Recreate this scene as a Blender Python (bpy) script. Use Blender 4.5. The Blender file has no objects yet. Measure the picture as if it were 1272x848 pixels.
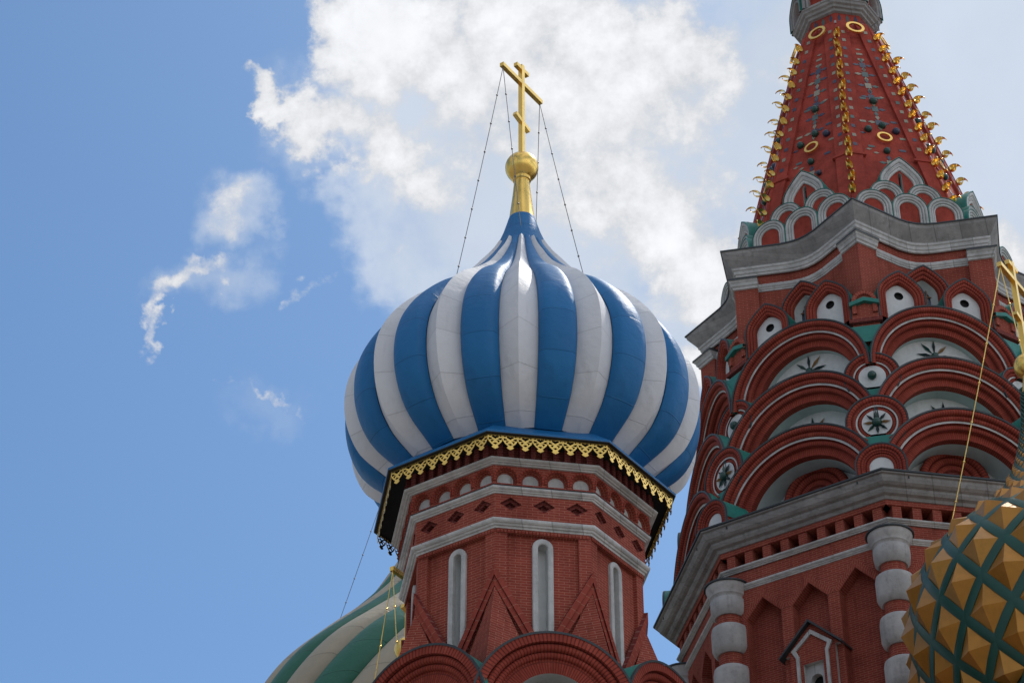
import bpy, math, random
from mathutils import Vector, Matrix
from mathutils.geometry import tessellate_polygon
random.seed(7)
PI = math.pi
R = math.radians
sc = bpy.context.scene
col = sc.collection

# ------------------------------------------------------------------ camera, world, sun, exposure
PITCH = 35.8666
cam_data = bpy.data.cameras.new("camera")
cam_data.sensor_width = 36.0
cam_data.lens = 2839.1 / 1272 * 36.0
cam_data.clip_start = 0.1
cam_data.clip_end = 6000
cam = bpy.data.objects.new("camera", cam_data)
cam.location = (0, 0, 1.6)
cam.rotation_euler = (R(90 + PITCH), 0, 0)
col.objects.link(cam)
sc.camera = cam

SUN_EL, SUN_AZ = 57.0, 38.0          # azimuth: degrees clockwise from +Y
world = bpy.data.worlds.new("World")
sc.world = world
world.use_nodes = True
SKY_STRENGTH = 0.112
EXPOSURE = 0.0
sun_data = bpy.data.lights.new("sun", 'SUN')
sun_data.energy = 2.2
sun_data.angle = R(0.6)
sun_data.color = (1.0, 0.95, 0.87)
sun = bpy.data.objects.new("sun", sun_data)
sd = Vector((math.sin(R(SUN_AZ)) * math.cos(R(SUN_EL)), math.cos(R(SUN_AZ)) * math.cos(R(SUN_EL)), math.sin(R(SUN_EL))))
sun.rotation_euler = sd.to_track_quat('Z', 'Y').to_euler()
sun.location = (20, 40, 90)
col.objects.link(sun)
sc.view_settings.view_transform = 'Standard'
sc.view_settings.look = 'None'
sc.view_settings.exposure = EXPOSURE
sc.view_settings.gamma = 1.0
sc.view_settings.use_curve_mapping = False


class NT:
    """small helper to write node graphs as expressions"""
    def __init__(s, tree):
        s.t = tree
        s.n = tree.nodes
        s.l = tree.links

    def node(s, typ, **kw):
        n = s.n.new(typ)
        for k, v in kw.items():
            setattr(n, k, v)
        return n

    def put(s, sock, v):
        if hasattr(v, 'is_linked') or isinstance(v, bpy.types.NodeSocket):
            s.l.new(v, sock)
        elif isinstance(v, (tuple, list)):
            sock.default_value = v if len(v) != 3 or len(sock.default_value) == 3 else (*v, 1)
        else:
            sock.default_value = v

    def m(s, op, a, b=0.0, c=0.0, clamp=False):
        n = s.node('ShaderNodeMath', operation=op, use_clamp=clamp)
        s.put(n.inputs[0], a)
        s.put(n.inputs[1], b)
        if len(n.inputs) > 2:
            s.put(n.inputs[2], c)
        return n.outputs[0]

    def v(s, op, a, b=(0, 0, 0), scale=None):
        n = s.node('ShaderNodeVectorMath', operation=op)
        s.put(n.inputs[0], a)
        s.put(n.inputs[1], b)
        if scale is not None:
            s.put(n.inputs['Scale'], scale)
        return n.outputs['Value'] if op in ('DOT_PRODUCT', 'LENGTH', 'DISTANCE') else n.outputs[0]

    def mix(s, f, a, b, blend='MIX'):
        n = s.node('ShaderNodeMix', data_type='RGBA', blend_type=blend)
        s.put(n.inputs[0], f)
        s.put(n.inputs[6], a)
        s.put(n.inputs[7], b)
        return n.outputs[2]

    def noise(s, vec, scale, detail=4, rough=0.55, dim='3D', dist=0.0):
        n = s.node('ShaderNodeTexNoise', noise_dimensions=dim)
        if vec is not None:
            s.put(n.inputs['Vector'], vec)
        n.inputs['Scale'].default_value = scale
        n.inputs['Detail'].default_value = detail
        n.inputs['Roughness'].default_value = rough
        n.inputs['Distortion'].default_value = dist
        return n.outputs['Fac']

    def ss(s, x, lo, hi, a=0.0, b=1.0):
        n = s.node('ShaderNodeMapRange', interpolation_type='SMOOTHSTEP')
        s.put(n.inputs['Value'], x)
        n.inputs['From Min'].default_value = lo
        n.inputs['From Max'].default_value = hi
        n.inputs['To Min'].default_value = a
        n.inputs['To Max'].default_value = b
        return n.outputs['Result']


# ---- the sky: Nishita air with cloud banks laid out by direction
def build_world():
    T = NT(world.node_tree)
    T.n.clear()
    out = T.node('ShaderNodeOutputWorld')
    bg = T.node('ShaderNodeBackground')
    sky = T.node('ShaderNodeTexSky', sky_type='NISHITA')
    sky.sun_disc = False
    sky.sun_elevation = R(SUN_EL)
    sky.sun_rotation = R(SUN_AZ)
    sky.altitude = 150
    sky.air_density = 1.0
    sky.dust_density = 1.3
    sky.ozone_density = 2.2
    d = T.node('ShaderNodeTexCoord').outputs['Generated']
    d = T.v('NORMALIZE', d)
    # tangent coordinates about a fixed point of the sky (azimuth 0, elevation 36)
    e = R(PITCH)
    F = (0, math.cos(e), math.sin(e))
    U = (0, -math.sin(e), math.cos(e))
    c = T.m('MAXIMUM', T.v('DOT_PRODUCT', d, F), 0.12)
    X = T.m('DIVIDE', T.v('DOT_PRODUCT', d, (1, 0, 0)), c)
    Y = T.m('DIVIDE', T.v('DOT_PRODUCT', d, U), c)
    ahead = T.ss(T.v('DOT_PRODUCT', d, F), 0.80, 0.93)

    def P(px, py):
        return (px - 636) / 2839.1, (424 - py) / 2839.1
    q = T.node('ShaderNodeCombineXYZ')
    T.put(q.inputs[0], X)
    T.put(q.inputs[1], Y)
    qv = q.outputs[0]
    warp = T.node('ShaderNodeTexNoise')
    T.put(warp.inputs['Vector'], qv)
    warp.inputs['Scale'].default_value = 26
    warp.inputs['Detail'].default_value = 4
    warp2 = T.node('ShaderNodeTexNoise')
    T.put(warp2.inputs['Vector'], qv)
    warp2.inputs['Scale'].default_value = 90
    warp2.inputs['Detail'].default_value = 5
    warp2.inputs['Roughness'].default_value = 0.6
    w = T.v('ADD', T.v('SCALE', T.v('SUBTRACT', warp.outputs['Color'], (0.5, 0.5, 0.5)), scale=0.060),
            T.v('SCALE', T.v('SUBTRACT', warp2.outputs['Color'], (0.5, 0.5, 0.5)), scale=0.022))
    qw = T.v('ADD', qv, w)
    sx = T.node('ShaderNodeSeparateXYZ')
    T.put(sx.inputs[0], qw)
    WX, WY = sx.outputs[0], sx.outputs[1]

    def blob(px, py, rx, ry, rot, amp):
        cx, cy = P(px, py)
        ca, sa = math.cos(R(rot)), math.sin(R(rot))
        dx = T.m('SUBTRACT', WX, cx)
        dy = T.m('SUBTRACT', WY, cy)
        a = T.m('MULTIPLY_ADD', dx, ca / (rx / 2839.1), T.m('MULTIPLY', dy, sa / (rx / 2839.1)))
        b = T.m('MULTIPLY_ADD', dy, ca / (ry / 2839.1), T.m('MULTIPLY', dx, -sa / (ry / 2839.1)))
        r2 = T.m('MULTIPLY_ADD', a, a, T.m('MULTIPLY', b, b))
        return T.m('MULTIPLY', T.m('SUBTRACT', 1.0, r2, clamp=True), amp)

    def union(lst):
        r = None
        for bdef in lst:
            x = blob(*bdef)
            r = x if r is None else T.m('MAXIMUM', r, x)
        return r
    thick = union(CLOUD_THICK)
    veil = union(CLOUD_VEIL)
    n1 = T.noise(qv, 17, 10, 0.60, dist=0.3)
    n2 = T.noise(T.v('ADD', qv, (3.1, 1.7, 0.4)), 9, 6, 0.55)
    n3 = T.noise(T.v('ADD', qv, (1.1, 5.7, 2.4)), 48, 9, 0.68)
    f = T.m('ADD', T.m('MULTIPLY', thick, 0.85), T.m('ADD', T.m('MULTIPLY_ADD', n1, 1.5, -0.75), T.m('MULTIPLY_ADD', n3, 1.0, -0.5)))
    den = T.m('MULTIPLY', T.ss(f, 0.20, 0.62), T.ss(thick, 0.0, 0.12))
    vden = T.ss(T.m('ADD', veil, T.m('MULTIPLY_ADD', n2, 1.7, -0.90)), -0.12, 0.78)
    vden = T.m('MULTIPLY', vden, T.ss(veil, 0.0, 0.35))
    # everywhere else: loose unseen cloud, brightened, most to the right, to light the facades
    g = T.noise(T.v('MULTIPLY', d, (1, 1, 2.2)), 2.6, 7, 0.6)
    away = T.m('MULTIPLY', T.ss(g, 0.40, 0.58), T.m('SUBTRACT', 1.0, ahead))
    # cloud brightness varies with its own thickness
    lum = T.m('MULTIPLY_ADD', T.ss(f, 0.30, 1.0), 0.26, T.m('MULTIPLY_ADD', n3, 0.28, 0.60))
    skyc = T.v('SCALE', sky.outputs[0], scale=SKY_STRENGTH)
    skyc = T.mix(1.0, skyc, SKY_TINT, 'MULTIPLY')
    vcol = T.v('SCALE', (0.70, 0.765, 0.86), scale=T.m('MULTIPLY_ADD', n2, 0.35, VEIL_GAIN))
    ccol = T.v('SCALE', (0.93, 0.94, 0.965), scale=T.m('MULTIPLY', lum, CLOUD_GAIN))
    a1 = T.mix(T.m('MULTIPLY', T.m('MULTIPLY', vden, ahead), VEIL_OPACITY), skyc, vcol)
    a2 = T.mix(T.m('MULTIPLY', T.m('MULTIPLY', den, ahead), 0.95), a1, ccol)
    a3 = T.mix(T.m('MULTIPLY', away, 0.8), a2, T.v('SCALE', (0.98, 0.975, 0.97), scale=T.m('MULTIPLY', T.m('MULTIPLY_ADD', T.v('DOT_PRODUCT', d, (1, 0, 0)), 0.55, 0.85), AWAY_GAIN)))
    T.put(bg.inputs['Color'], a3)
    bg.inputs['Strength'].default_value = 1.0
    T.l.new(bg.outputs[0], out.inputs[0])


SKY_TINT = (0.74, 1.0, 1.17, 1)
AWAY_GAIN = 1.45  # lifts the out-of-view cloud so that it fills the shaded faces
VEIL_GAIN, VEIL_OPACITY, CLOUD_GAIN = 0.76, 0.84, 1.02
CLOUD_THICK = [
    (490, 40, 135, 120, 0, 1.15), (410, 140, 105, 60, -22, 1.0), (480, 175, 90, 60, 20, 1.0), (345, 118, 70, 28, -8, 0.95),
    (520, 240, 80, 75, 0, 0.62), (585, 110, 95, 160, 0, 0.72), (760, 95, 185, 150, -10, 1.05), (640, 40, 140, 100, 0, 0.95),
    (800, 245, 190, 125, -40, 1.0), (865, 335, 90, 100, 0, 1.0), (690, 230, 90, 120, 0, 0.55), (930, 370, 120, 90, 0, 0.8),
    (290, 248, 54, 48, 0, 0.47), (240, 340, 84, 24, 36, 0.55), (184, 396, 18, 50, -18, 0.46),
    (332, 472, 60, 14, 5, 0.50), (375, 507, 18, 42, -22, 0.52), (382, 346, 40, 14, 8, 0.24), (286, 485, 22, 12, 0, 0.42),
    (885, 470, 60, 50, 0, 0.85), (1262, 320, 80, 70, 0, 0.7), (1010, 60, 130, 90, 0, 0.45),
]
CLOUD_VEIL = [
    (740, 170, 340, 290, 0, 1.1), (1130, 130, 460, 380, 0, 1.25), (570, 215, 175, 225, 0, 0.75), (930, 400, 220, 200, 0, 0.85),
    (590, 310, 160, 100, 0, 0.6), (300, 250, 80, 70, 0, 0.42), (250, 345, 100, 50, 20, 0.36), (340, 490, 90, 50, 0, 0.22), (440, 130, 140, 110, 0, 0.36),
]
build_world()


# ------------------------------------------------------------------ materials
def material(name, colour, rough=0.8, metal=0.0, var=0.12, vscale=1.2, grime=0.0, bump=0.0, bscale=30, spec=0.5, coat=0.0, joints=0.0):
    m = bpy.data.materials.new(name)
    m.use_nodes = True
    T = NT(m.node_tree)
    b = T.n['Principled BSDF']
    pos = T.node('ShaderNodeTexCoord').outputs['Object']
    n = T.noise(pos, vscale, 6, 0.6)
    lo = tuple(c * (1 - var) for c in colour)
    hi = tuple(min(1, c * (1 + var)) for c in colour)
    c = T.mix(T.ss(n, 0.3, 0.7), (*lo, 1), (*hi, 1))
    if grime:
        # streaks of soot and rain washed down the surface
        st = T.noise(T.v('MULTIPLY', pos, (5.5, 5.5, 0.8)), 1.0, 7, 0.65)
        sp = T.noise(pos, 9, 8, 0.7)
        f = T.m('MULTIPLY', T.ss(T.m('MULTIPLY_ADD', sp, 0.5, T.m('MULTIPLY', st, 0.6)), 0.50, 0.78), grime)
        c = T.mix(f, c, tuple(x * 0.35 for x in colour) + (1,))
    if joints:
        uvx = T.node('ShaderNodeSeparateXYZ')
        T.put(uvx.inputs[0], T.node('ShaderNodeTexCoord').outputs['UV'])
        u = T.m('FRACT', T.m('DIVIDE', T.m('SUBTRACT', uvx.outputs[0], 0.58), joints))
        blk = T.node('ShaderNodeTexWhiteNoise', noise_dimensions='1D')
        T.put(blk.inputs['W'], T.m('FLOOR', T.m('DIVIDE', T.m('SUBTRACT', uvx.outputs[0], 0.58), joints)))
        c = T.v('SCALE', c, scale=T.m('MULTIPLY_ADD', blk.outputs['Value'], 0.22, 0.88))
        jl = T.m('SUBTRACT', 1.0, T.ss(T.m('MINIMUM', u, T.m('SUBTRACT', 1.0, u)), 0.010, 0.03))
        c = T.mix(T.m('MULTIPLY', jl, 0.6), c, tuple(x * 0.4 for x in colour) + (1,))
    T.put(b.inputs['Base Color'], c)
    r = T.m('MULTIPLY_ADD', T.noise(pos, 6, 5), 0.25, rough - 0.12)
    T.put(b.inputs['Roughness'], r)
    b.inputs['Metallic'].default_value = metal
    b.inputs['Specular IOR Level'].default_value = spec
    if coat:
        b.inputs['Coat Weight'].default_value = coat
        b.inputs['Coat Roughness'].default_value = 0.25
    if bump:
        bn = T.node('ShaderNodeBump')
        bn.inputs['Strength'].default_value = bump
        bn.inputs['Distance'].default_value = 0.02
        T.put(bn.inputs['Height'], T.noise(pos, bscale, 5))
        T.l.new(bn.outputs[0], b.inputs['Normal'])
    return m


def brick(name, c1, c2, mortar, bw=0.22, rh=0.060, ms=0.0065, off=0.5, bumpk=0.5):
    m = bpy.data.materials.new(name)
    m.use_nodes = True
    T = NT(m.node_tree)
    b = T.n['Principled BSDF']
    tc = T.node('ShaderNodeTexCoord')
    uv, pos = tc.outputs['UV'], tc.outputs['Object']
    t = T.node('ShaderNodeTexBrick')
    T.put(t.inputs['Vector'], uv)
    t.offset = off
    t.inputs['Scale'].default_value = 1.0
    t.inputs['Brick Width'].default_value = bw
    t.inputs['Row Height'].default_value = rh
    t.inputs['Mortar Size'].default_value = ms
    t.inputs['Mortar Smooth'].default_value = 0.2
    t.inputs['Bias'].default_value = -0.1
    t.inputs['Color1'].default_value = (*c1, 1)
    t.inputs['Color2'].default_value = (*c2, 1)
    t.inputs['Mortar'].default_value = (*mortar, 1)
    c = t.outputs['Color']
    big = T.noise(pos, 0.7, 6, 0.62)
    c = T.mix(T.ss(big, 0.35, 0.75), c, T.mix(1.0, c, (0.72, 0.66, 0.66, 1), 'MULTIPLY'))
    st = T.noise(T.v('MULTIPLY', pos, (4, 4, 0.7)), 1.0, 7, 0.65)
    c = T.mix(T.m('MULTIPLY', T.ss(st, 0.50, 0.74), 0.55), c, tuple(x * 0.45 for x in c1) + (1,))
    pal = T.noise(T.v('ADD', pos, (7, 3, 1)), 2.3, 8, 0.7)
    c = T.mix(T.m('MULTIPLY', T.ss(pal, 0.56, 0.78), 0.42), c, (min(1, c1[0] * 1.5), c1[1] * 2.4, c1[2] * 2.4, 1))
    T.put(b.inputs['Base Color'], c)
    b.inputs['Roughness'].default_value = 0.88
    b.inputs['Specular IOR Level'].default_value = 0.15
    bn = T.node('ShaderNodeBump')
    bn.inputs['Strength'].default_value = bumpk
    bn.inputs['Distance'].default_value = 0.015
    h = T.m('MULTIPLY_ADD', T.noise(pos, 40, 4), 0.4, T.m('SUBTRACT', 1.0, t.outputs['Fac']))
    T.put(bn.inputs['Height'], h)
    T.l.new(bn.outputs[0], b.inputs['Normal'])
    return m


def sheet_metal(name, colour, rough=0.42, pitch=0.95, var=0.08, seam=0.55, dirt=0.15, spec=0.5):
    """painted sheet with folded seams every `pitch` metres of its UV length"""
    m = bpy.data.materials.new(name)
    m.use_nodes = True
    T = NT(m.node_tree)
    b = T.n['Principled BSDF']
    tc = T.node('ShaderNodeTexCoord')
    uv, pos = tc.outputs['UV'], tc.outputs['Object']
    s = T.node('ShaderNodeSeparateXYZ')
    T.put(s.inputs[0], uv)
    rnd = T.node('ShaderNodeObjectInfo').outputs['Random']
    w = T.m('DIVIDE', T.m('ADD', s.outputs[1], T.m('MULTIPLY', rnd, pitch)), pitch)
    fr = T.m('FRACT', w)
    line = T.m('SUBTRACT', 1.0, T.ss(T.m('ABSOLUTE', T.m('SUBTRACT', fr, 0.5)), 0.004, 0.016))
    n = T.noise(pos, 1.6, 6, 0.6)
    cell = T.node('ShaderNodeTexWhiteNoise', noise_dimensions='2D')
    cv = T.node('ShaderNodeCombineXYZ')
    T.put(cv.inputs[0], T.m('FLOOR', T.m('ADD', w, 0.5)))
    T.put(cv.inputs[1], T.m('MULTIPLY', rnd, 57.0))
    T.put(cell.inputs['Vector'], cv.outputs[0])
    tone = T.m('MULTIPLY_ADD', cell.outputs['Value'], var * 1.4, T.m('MULTIPLY_ADD', n, var * 2, 1 - var * 1.7))
    c = T.v('SCALE', (*colour,), scale=tone)
    st = T.noise(T.v('MULTIPLY', pos, (3.5, 3.5, 0.5)), 1.0, 8, 0.65)
    c = T.mix(T.m('MULTIPLY', T.ss(st, 0.50, 0.78), dirt), c, tuple(x * 0.4 for x in colour) + (1,))
    c = T.mix(T.m('MULTIPLY', line, seam), c, tuple(x * 0.35 for x in colour) + (1,))
    T.put(b.inputs['Base Color'], c)
    T.put(b.inputs['Roughness'], T.m('MULTIPLY_ADD', n, 0.22, rough - 0.1))
    b.inputs['Specular IOR Level'].default_value = spec
    bn = T.node('ShaderNodeBump')
    bn.inputs['Strength'].default_value = 0.5
    bn.inputs['Distance'].default_value = 0.035
    h = T.m('ADD', T.m('MULTIPLY', line, 0.7), T.m('MULTIPLY', T.noise(pos, 3.2, 4), 1.4))
    T.put(bn.inputs['Height'], h)
    T.l.new(bn.outputs[0], b.inputs['Normal'])
    return m


M = {}
M['brick'] = brick('red_brick', (0.315, 0.063, 0.043), (0.255, 0.050, 0.035), (0.42, 0.165, 0.110))
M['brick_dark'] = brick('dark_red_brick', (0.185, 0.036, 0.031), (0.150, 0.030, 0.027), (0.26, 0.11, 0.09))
M['voussoir'] = brick('arch_brick', (0.370, 0.070, 0.043), (0.305, 0.056, 0.036), (0.165, 0.034, 0.026), bw=0.60, rh=0.066, ms=0.012, off=0.0)  # dark joints: the shadow in the grooves is put into the mortar colour
M['spire'] = material('red_painted_masonry', (0.340, 0.056, 0.038), 0.85, var=0.22, vscale=1.6, grime=0.5, bump=0.4, spec=0.15)
M['stone'] = material('white_stone', (0.52, 0.51, 0.49), 0.85, var=0.14, vscale=2.5, grime=0.5, bump=0.4, joints=0.62, spec=0.2)
M['stone_grey'] = material('weathered_stone', (0.31, 0.297, 0.285), 0.88, var=0.16, vscale=1.8, grime=0.6, bump=0.4, joints=0.71, spec=0.2)
M['column_stone'] = material('column_stone', (0.44, 0.425, 0.41), 0.88, var=0.16, vscale=1.6, grime=0.5, bump=0.4, spec=0.2)
M['plaster'] = material('whitewashed_wall', (0.60, 0.60, 0.585), 0.9, var=0.08, vscale=2.0, grime=0.25, bump=0.35, bscale=14)
M['soffit_plaster'] = material('greenish_plaster', (0.46, 0.52, 0.505), 0.9, var=0.08, vscale=1.4, grime=0.2, bump=0.2)
M['green_roof'] = material('green_copper_paint', (0.014, 0.190, 0.150), 0.5, var=0.15, vscale=1.6, grime=0.3, spec=0.5)
M['dark_edge'] = material('black_flashing', (0.028, 0.036, 0.040), 0.55, var=0.2)
M['blue'] = sheet_metal('blue_painted_sheet', (0.008, 0.138, 0.345), 0.52, 0.95, dirt=0.32, seam=0.26, spec=0.35)
M['white'] = sheet_metal('white_painted_sheet', (0.66, 0.655, 0.665), 0.60, 0.95, var=0.07, dirt=0.30, seam=0.19)
M['green_rib'] = sheet_metal('green_painted_sheet', (0.016, 0.120, 0.072), 0.5, 1.0)
M['beige_rib'] = sheet_metal('beige_painted_sheet', (0.37, 0.315, 0.225), 0.55, 1.0)
M['gold'] = material('gilding', (0.88, 0.585, 0.155), 0.30, 1.0, var=0.10, vscale=3)
M['gold_paint'] = material('gold_bronze_paint', (0.42, 0.185, 0.026), 0.36, 0.45, var=0.12, vscale=2.0, grime=0.2)
M['lattice'] = material('dark_green_paint', (0.004, 0.062, 0.044), 0.42, var=0.12)
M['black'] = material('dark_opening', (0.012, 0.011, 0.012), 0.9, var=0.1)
M['chain'] = material('steel_chain', (0.20, 0.19, 0.18), 0.5, 0.6)
M['glass'] = material('window_glass', (0.03, 0.035, 0.045), 0.08, var=0.2, spec=0.8)
M['wood'] = material('window_wood', (0.20, 0.09, 0.05), 0.6)
M['tile_cream'] = material('cream_glazed_tile', (0.27, 0.235, 0.16), 0.35)
M['tile_blue'] = material('navy_glazed_tile', (0.022, 0.030, 0.065), 0.3)
M['tile_green'] = material('green_glazed_tile', (0.055, 0.095, 0.085), 0.35)
M['petal_dark'] = material('dark_teal_petal', (0.012, 0.028, 0.034), 0.4)
M['petal_ochre'] = material('ochre_petal', (0.26, 0.135, 0.045), 0.4)
M['ball_green'] = material('green_glazed_ball', (0.012, 0.055, 0.042), 0.25)
M['paving'] = material('paving', (0.25, 0.225, 0.20), 0.9, var=0.2, vscale=0.4)


# ------------------------------------------------------------------ mesh builder
class MB:
    def __init__(s):
        s.v, s.f, s.uv, s.mi, s.mats = [], [], [], [], []

    def mat(s, m):
        if m not in s.mats:
            s.mats.append(m)
        return s.mats.index(m)

    def face(s, pts, m, uvs=None):
        b = len(s.v)
        s.v += [tuple(p) for p in pts]
        s.f.append(tuple(range(b, b + len(pts))))
        s.uv.append(uvs if uvs else [(p[0], p[2]) for p in pts])
        s.mi.append(s.mat(m))

    def grid(s, rows, m, uvrows=None, closed=False, flip=False):
        """rows of points, shared vertices; closed joins the last column to the first"""
        b = len(s.v)
        nr, nc = len(rows), len(rows[0])
        for r in rows:
            s.v += [tuple(p) for p in r]
        k = s.mat(m) if isinstance(m, str) else None
        for i in range(nr - 1):
            for j in range(nc if closed else nc - 1):
                j2 = (j + 1) % nc
                q = [(i, j), (i, j2), (i + 1, j2), (i + 1, j)]
                if flip:
                    q = q[::-1]
                s.f.append(tuple(b + a * nc + c for a, c in q))
                if uvrows:
                    cols = {j2: (nc if j2 == 0 and closed else j2), j: j}
                    s.uv.append([uvrows[a][cols[c]] for a, c in q])
                else:
                    s.uv.append([(rows[a][c][0], rows[a][c][2]) for a, c in q])
                s.mi.append(k if k is not None else s.mat(m(i, j)))

    def fan(s, pts, m):
        s.face(pts, m)

    def box(s, u0, u1, z0, z1, n0, n1, m):
        """box in a face frame: u right, z up, n outwards (towards -Y)"""
        P = lambda u, z, n: (u, -n, z)
        a, b, c, d = P(u0, z0, n1), P(u1, z0, n1), P(u1, z1, n1), P(u0, z1, n1)
        e, f, g, h = P(u0, z0, n0), P(u1, z0, n0), P(u1, z1, n0), P(u0, z1, n0)
        L = [(0, 0), (1, 0), (1, 1), (0, 1)]
        def q(pts, w, hh, o=(0, 0)):
            s.face(pts, m, [(o[0] + x * w, o[1] + y * hh) for x, y in L])
        q([a, b, c, d], u1 - u0, z1 - z0, (u0, z0))
        q([f, e, h, g], u1 - u0, z1 - z0, (u0, z0))
        q([e, a, d, h], n1 - n0, z1 - z0, (n0, z0))
        q([b, f, g, c], n1 - n0, z1 - z0, (n0, z0))
        q([d, c, g, h], u1 - u0, n1 - n0, (u0, n0))
        q([e, f, b, a], u1 - u0, n1 - n0, (u0, n0))

    def plate(s, outer, holes, n, m, depth=0.0, m_side=None, rim=0.0):
        """flat plate at distance n with holes whose walls run `depth` inwards; rim>0 gives the plate an outer edge"""
        loops = [[Vector((u, z, 0)) for u, z in L] for L in [outer] + holes]
        flat = [p for L in loops for p in L]
        b = len(s.v)
        s.v += [(p.x, -n, p.y) for p in flat]
        k = s.mat(m)
        for t in tessellate_polygon(loops):
            p = [flat[i] for i in t]
            ar = (p[1] - p[0]).cross(p[2] - p[0]).z
            if abs(ar) < 1e-9:
                continue
            t = t if ar > 0 else t[::-1]
            s.f.append(tuple(b + i for i in t))
            s.uv.append([(flat[i].x, flat[i].y) for i in t])
            s.mi.append(k)
        def skirt(L, d, inward):
            ar = sum(L[i][0] * L[(i + 1) % len(L)][1] - L[(i + 1) % len(L)][0] * L[i][1] for i in range(len(L)))
            seq = L if (ar > 0) else L[::-1]
            acc = 0
            for i in range(len(seq)):
                (u0, z0), (u1, z1) = seq[i], seq[(i + 1) % len(seq)]
                l = math.hypot(u1 - u0, z1 - z0)
                q = [(u0, -n, z0), (u0, -n + d, z0), (u1, -n + d, z1), (u1, -n, z1)]
                w = [(0, acc), (d, acc), (d, acc + l), (0, acc + l)]
                if inward:
                    q, w = q[::-1], w[::-1]
                acc += l
                s.face(q, m_side or m, w)
        if depth:
            for L in holes:
                skirt(L, depth, True)
        if rim:
            skirt(outer, rim, False)

    def sweep(s, prof, path, mats, closed_ends=True):
        """loft profile points (r, n) along path(r) -> [(u, z)...]; mats: one name or one per profile step"""
        rows, uvs = [], []
        acc = 0
        ref = path(prof[len(prof) // 2][0])
        al = [0]
        for i in range(1, len(ref)):
            al.append(al[-1] + math.hypot(ref[i][0] - ref[i - 1][0], ref[i][1] - ref[i - 1][1]))
        for i, (r, n) in enumerate(prof):
            if i:
                acc += math.hypot(r - prof[i - 1][0], n - prof[i - 1][1])
            rows.append([(u, -n, z) for u, z in path(r)])
            uvs.append([(acc, a) for a in al])
        if isinstance(mats, str):
            s.grid(rows, mats, uvs)
        else:
            s.grid(rows, lambda i, j: mats[i], uvs)

    def lathe(s, prof, n, m, ang0=0.0, cx=0, cy=0):
        rows, uvs = [], []
        acc = 0
        rm = max(p[0] for p in prof)
        for i, (r, z) in enumerate(prof):
            if i:
                acc += math.hypot(r - prof[i - 1][0], z - prof[i - 1][1])
            rows.append([(cx + r * math.sin(ang0 + 2 * PI * k / n), cy - r * math.cos(ang0 + 2 * PI * k / n), z) for k in range(n)])
            uvs.append([(2 * PI * rm * k / n, acc) for k in range(n + 1)])
        s.grid(rows, m, uvs, closed=True)

    def ring(s, prof, plan, m):
        """moulding of profile (R, z) round a plan given as [(angle, factor)]"""
        rows, uvs = [], []
        acc = 0
        for i, (r, z) in enumerate(prof):
            if i:
                acc += math.hypot(r - prof[i - 1][0], z - prof[i - 1][1])
            pts = [(r * k * math.sin(a), -r * k * math.cos(a), z) for a, k in plan]
            row = [0]
            for j in range(len(pts)):
                a, b = pts[j], pts[(j + 1) % len(pts)]
                row.append(row[-1] + math.hypot(a[0] - b[0], a[1] - b[1]))
            rows.append(pts)
            uvs.append([(x, (z if isinstance(m, str) and m.startswith('brick') else acc)) for x in row])
        # separate vertices per side so that the corners stay sharp
        nc = len(plan)
        for j in range(nc):
            j2 = (j + 1) % nc
            s.grid([[r[j], r[j2]] for r in rows], m, [[u[j], u[j + 1]] for u in uvs])

    def ball(s, c, r, m, nu=16, nv=10):
        rows = []
        for i in range(nv + 1):
            t = PI * i / nv - PI / 2
            rr = max(r * math.cos(t), 1e-4)
            rows.append([(c[0] + rr * math.sin(2 * PI * k / nu), c[1] - rr * math.cos(2 * PI * k / nu), c[2] + r * math.sin(t)) for k in range(nu)])
        s.grid(rows, m, None, closed=True)

    def tube(s, pts, rad, m, n=6):
        rows = []
        P = [Vector(p) for p in pts]
        for i, p in enumerate(P):
            d = (P[min(i + 1, len(P) - 1)] - P[max(i - 1, 0)]).normalized()
            a = d.orthogonal().normalized() if i == 0 else (a - d * a.dot(d)).normalized()
            b = d.cross(a)
            rows.append([tuple(p + (a * math.cos(2 * PI * k / n) + b * math.sin(2 * PI * k / n)) * rad) for k in range(n)])
        s.grid(rows, m, None, closed=True)

    def mesh(s, name, smooth=None):
        me = bpy.data.meshes.new(name)
        me.from_pydata(s.v, [], s.f)
        for m in s.mats:
            me.materials.append(M[m])
        me.polygons.foreach_set('material_index', s.mi)
        ul = me.uv_layers.new(name='UVMap')
        flat = []
        for u in s.uv:
            for x, y in u:
                flat += [x, y]
        ul.data.foreach_set('uv', flat)
        me.update()
        if smooth:
            me.shade_smooth()
            me.set_sharp_from_angle(angle=R(smooth))
        me.validate()
        return me


def add(name, mb, parent, rotz=0.0, smooth=None, loc=(0, 0, 0), label=None):
    me = mb if isinstance(mb, bpy.types.Mesh) else mb.mesh(name, smooth)
    o = bpy.data.objects.new(name, me)
    col.objects.link(o)
    o.parent = parent
    o.location = loc
    o.rotation_euler = (0, 0, rotz)
    if label:
        o['label'] = label
    return o


def thing(name, label, cat, loc, group=None):
    o = bpy.data.objects.new(name, None)
    col.objects.link(o)
    o.location = loc
    o.empty_display_size = 0.5
    o['label'] = label
    o['category'] = cat
    if group:
        o['group'] = group
    return o


def copy_part(o, rotz):
    """copy a part and its sub-parts, turned about the tower's axis"""
    c = o.copy()
    col.objects.link(c)
    c.parent = o.parent
    c.rotation_euler = (0, 0, rotz)
    for ch in list(o.children):
        k = ch.copy()
        col.objects.link(k)
        k.parent = c
    return c


def around(o, angles):
    o.rotation_euler = (0, 0, angles[0])
    return [o] + [copy_part(o, a) for a in angles[1:]]


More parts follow.
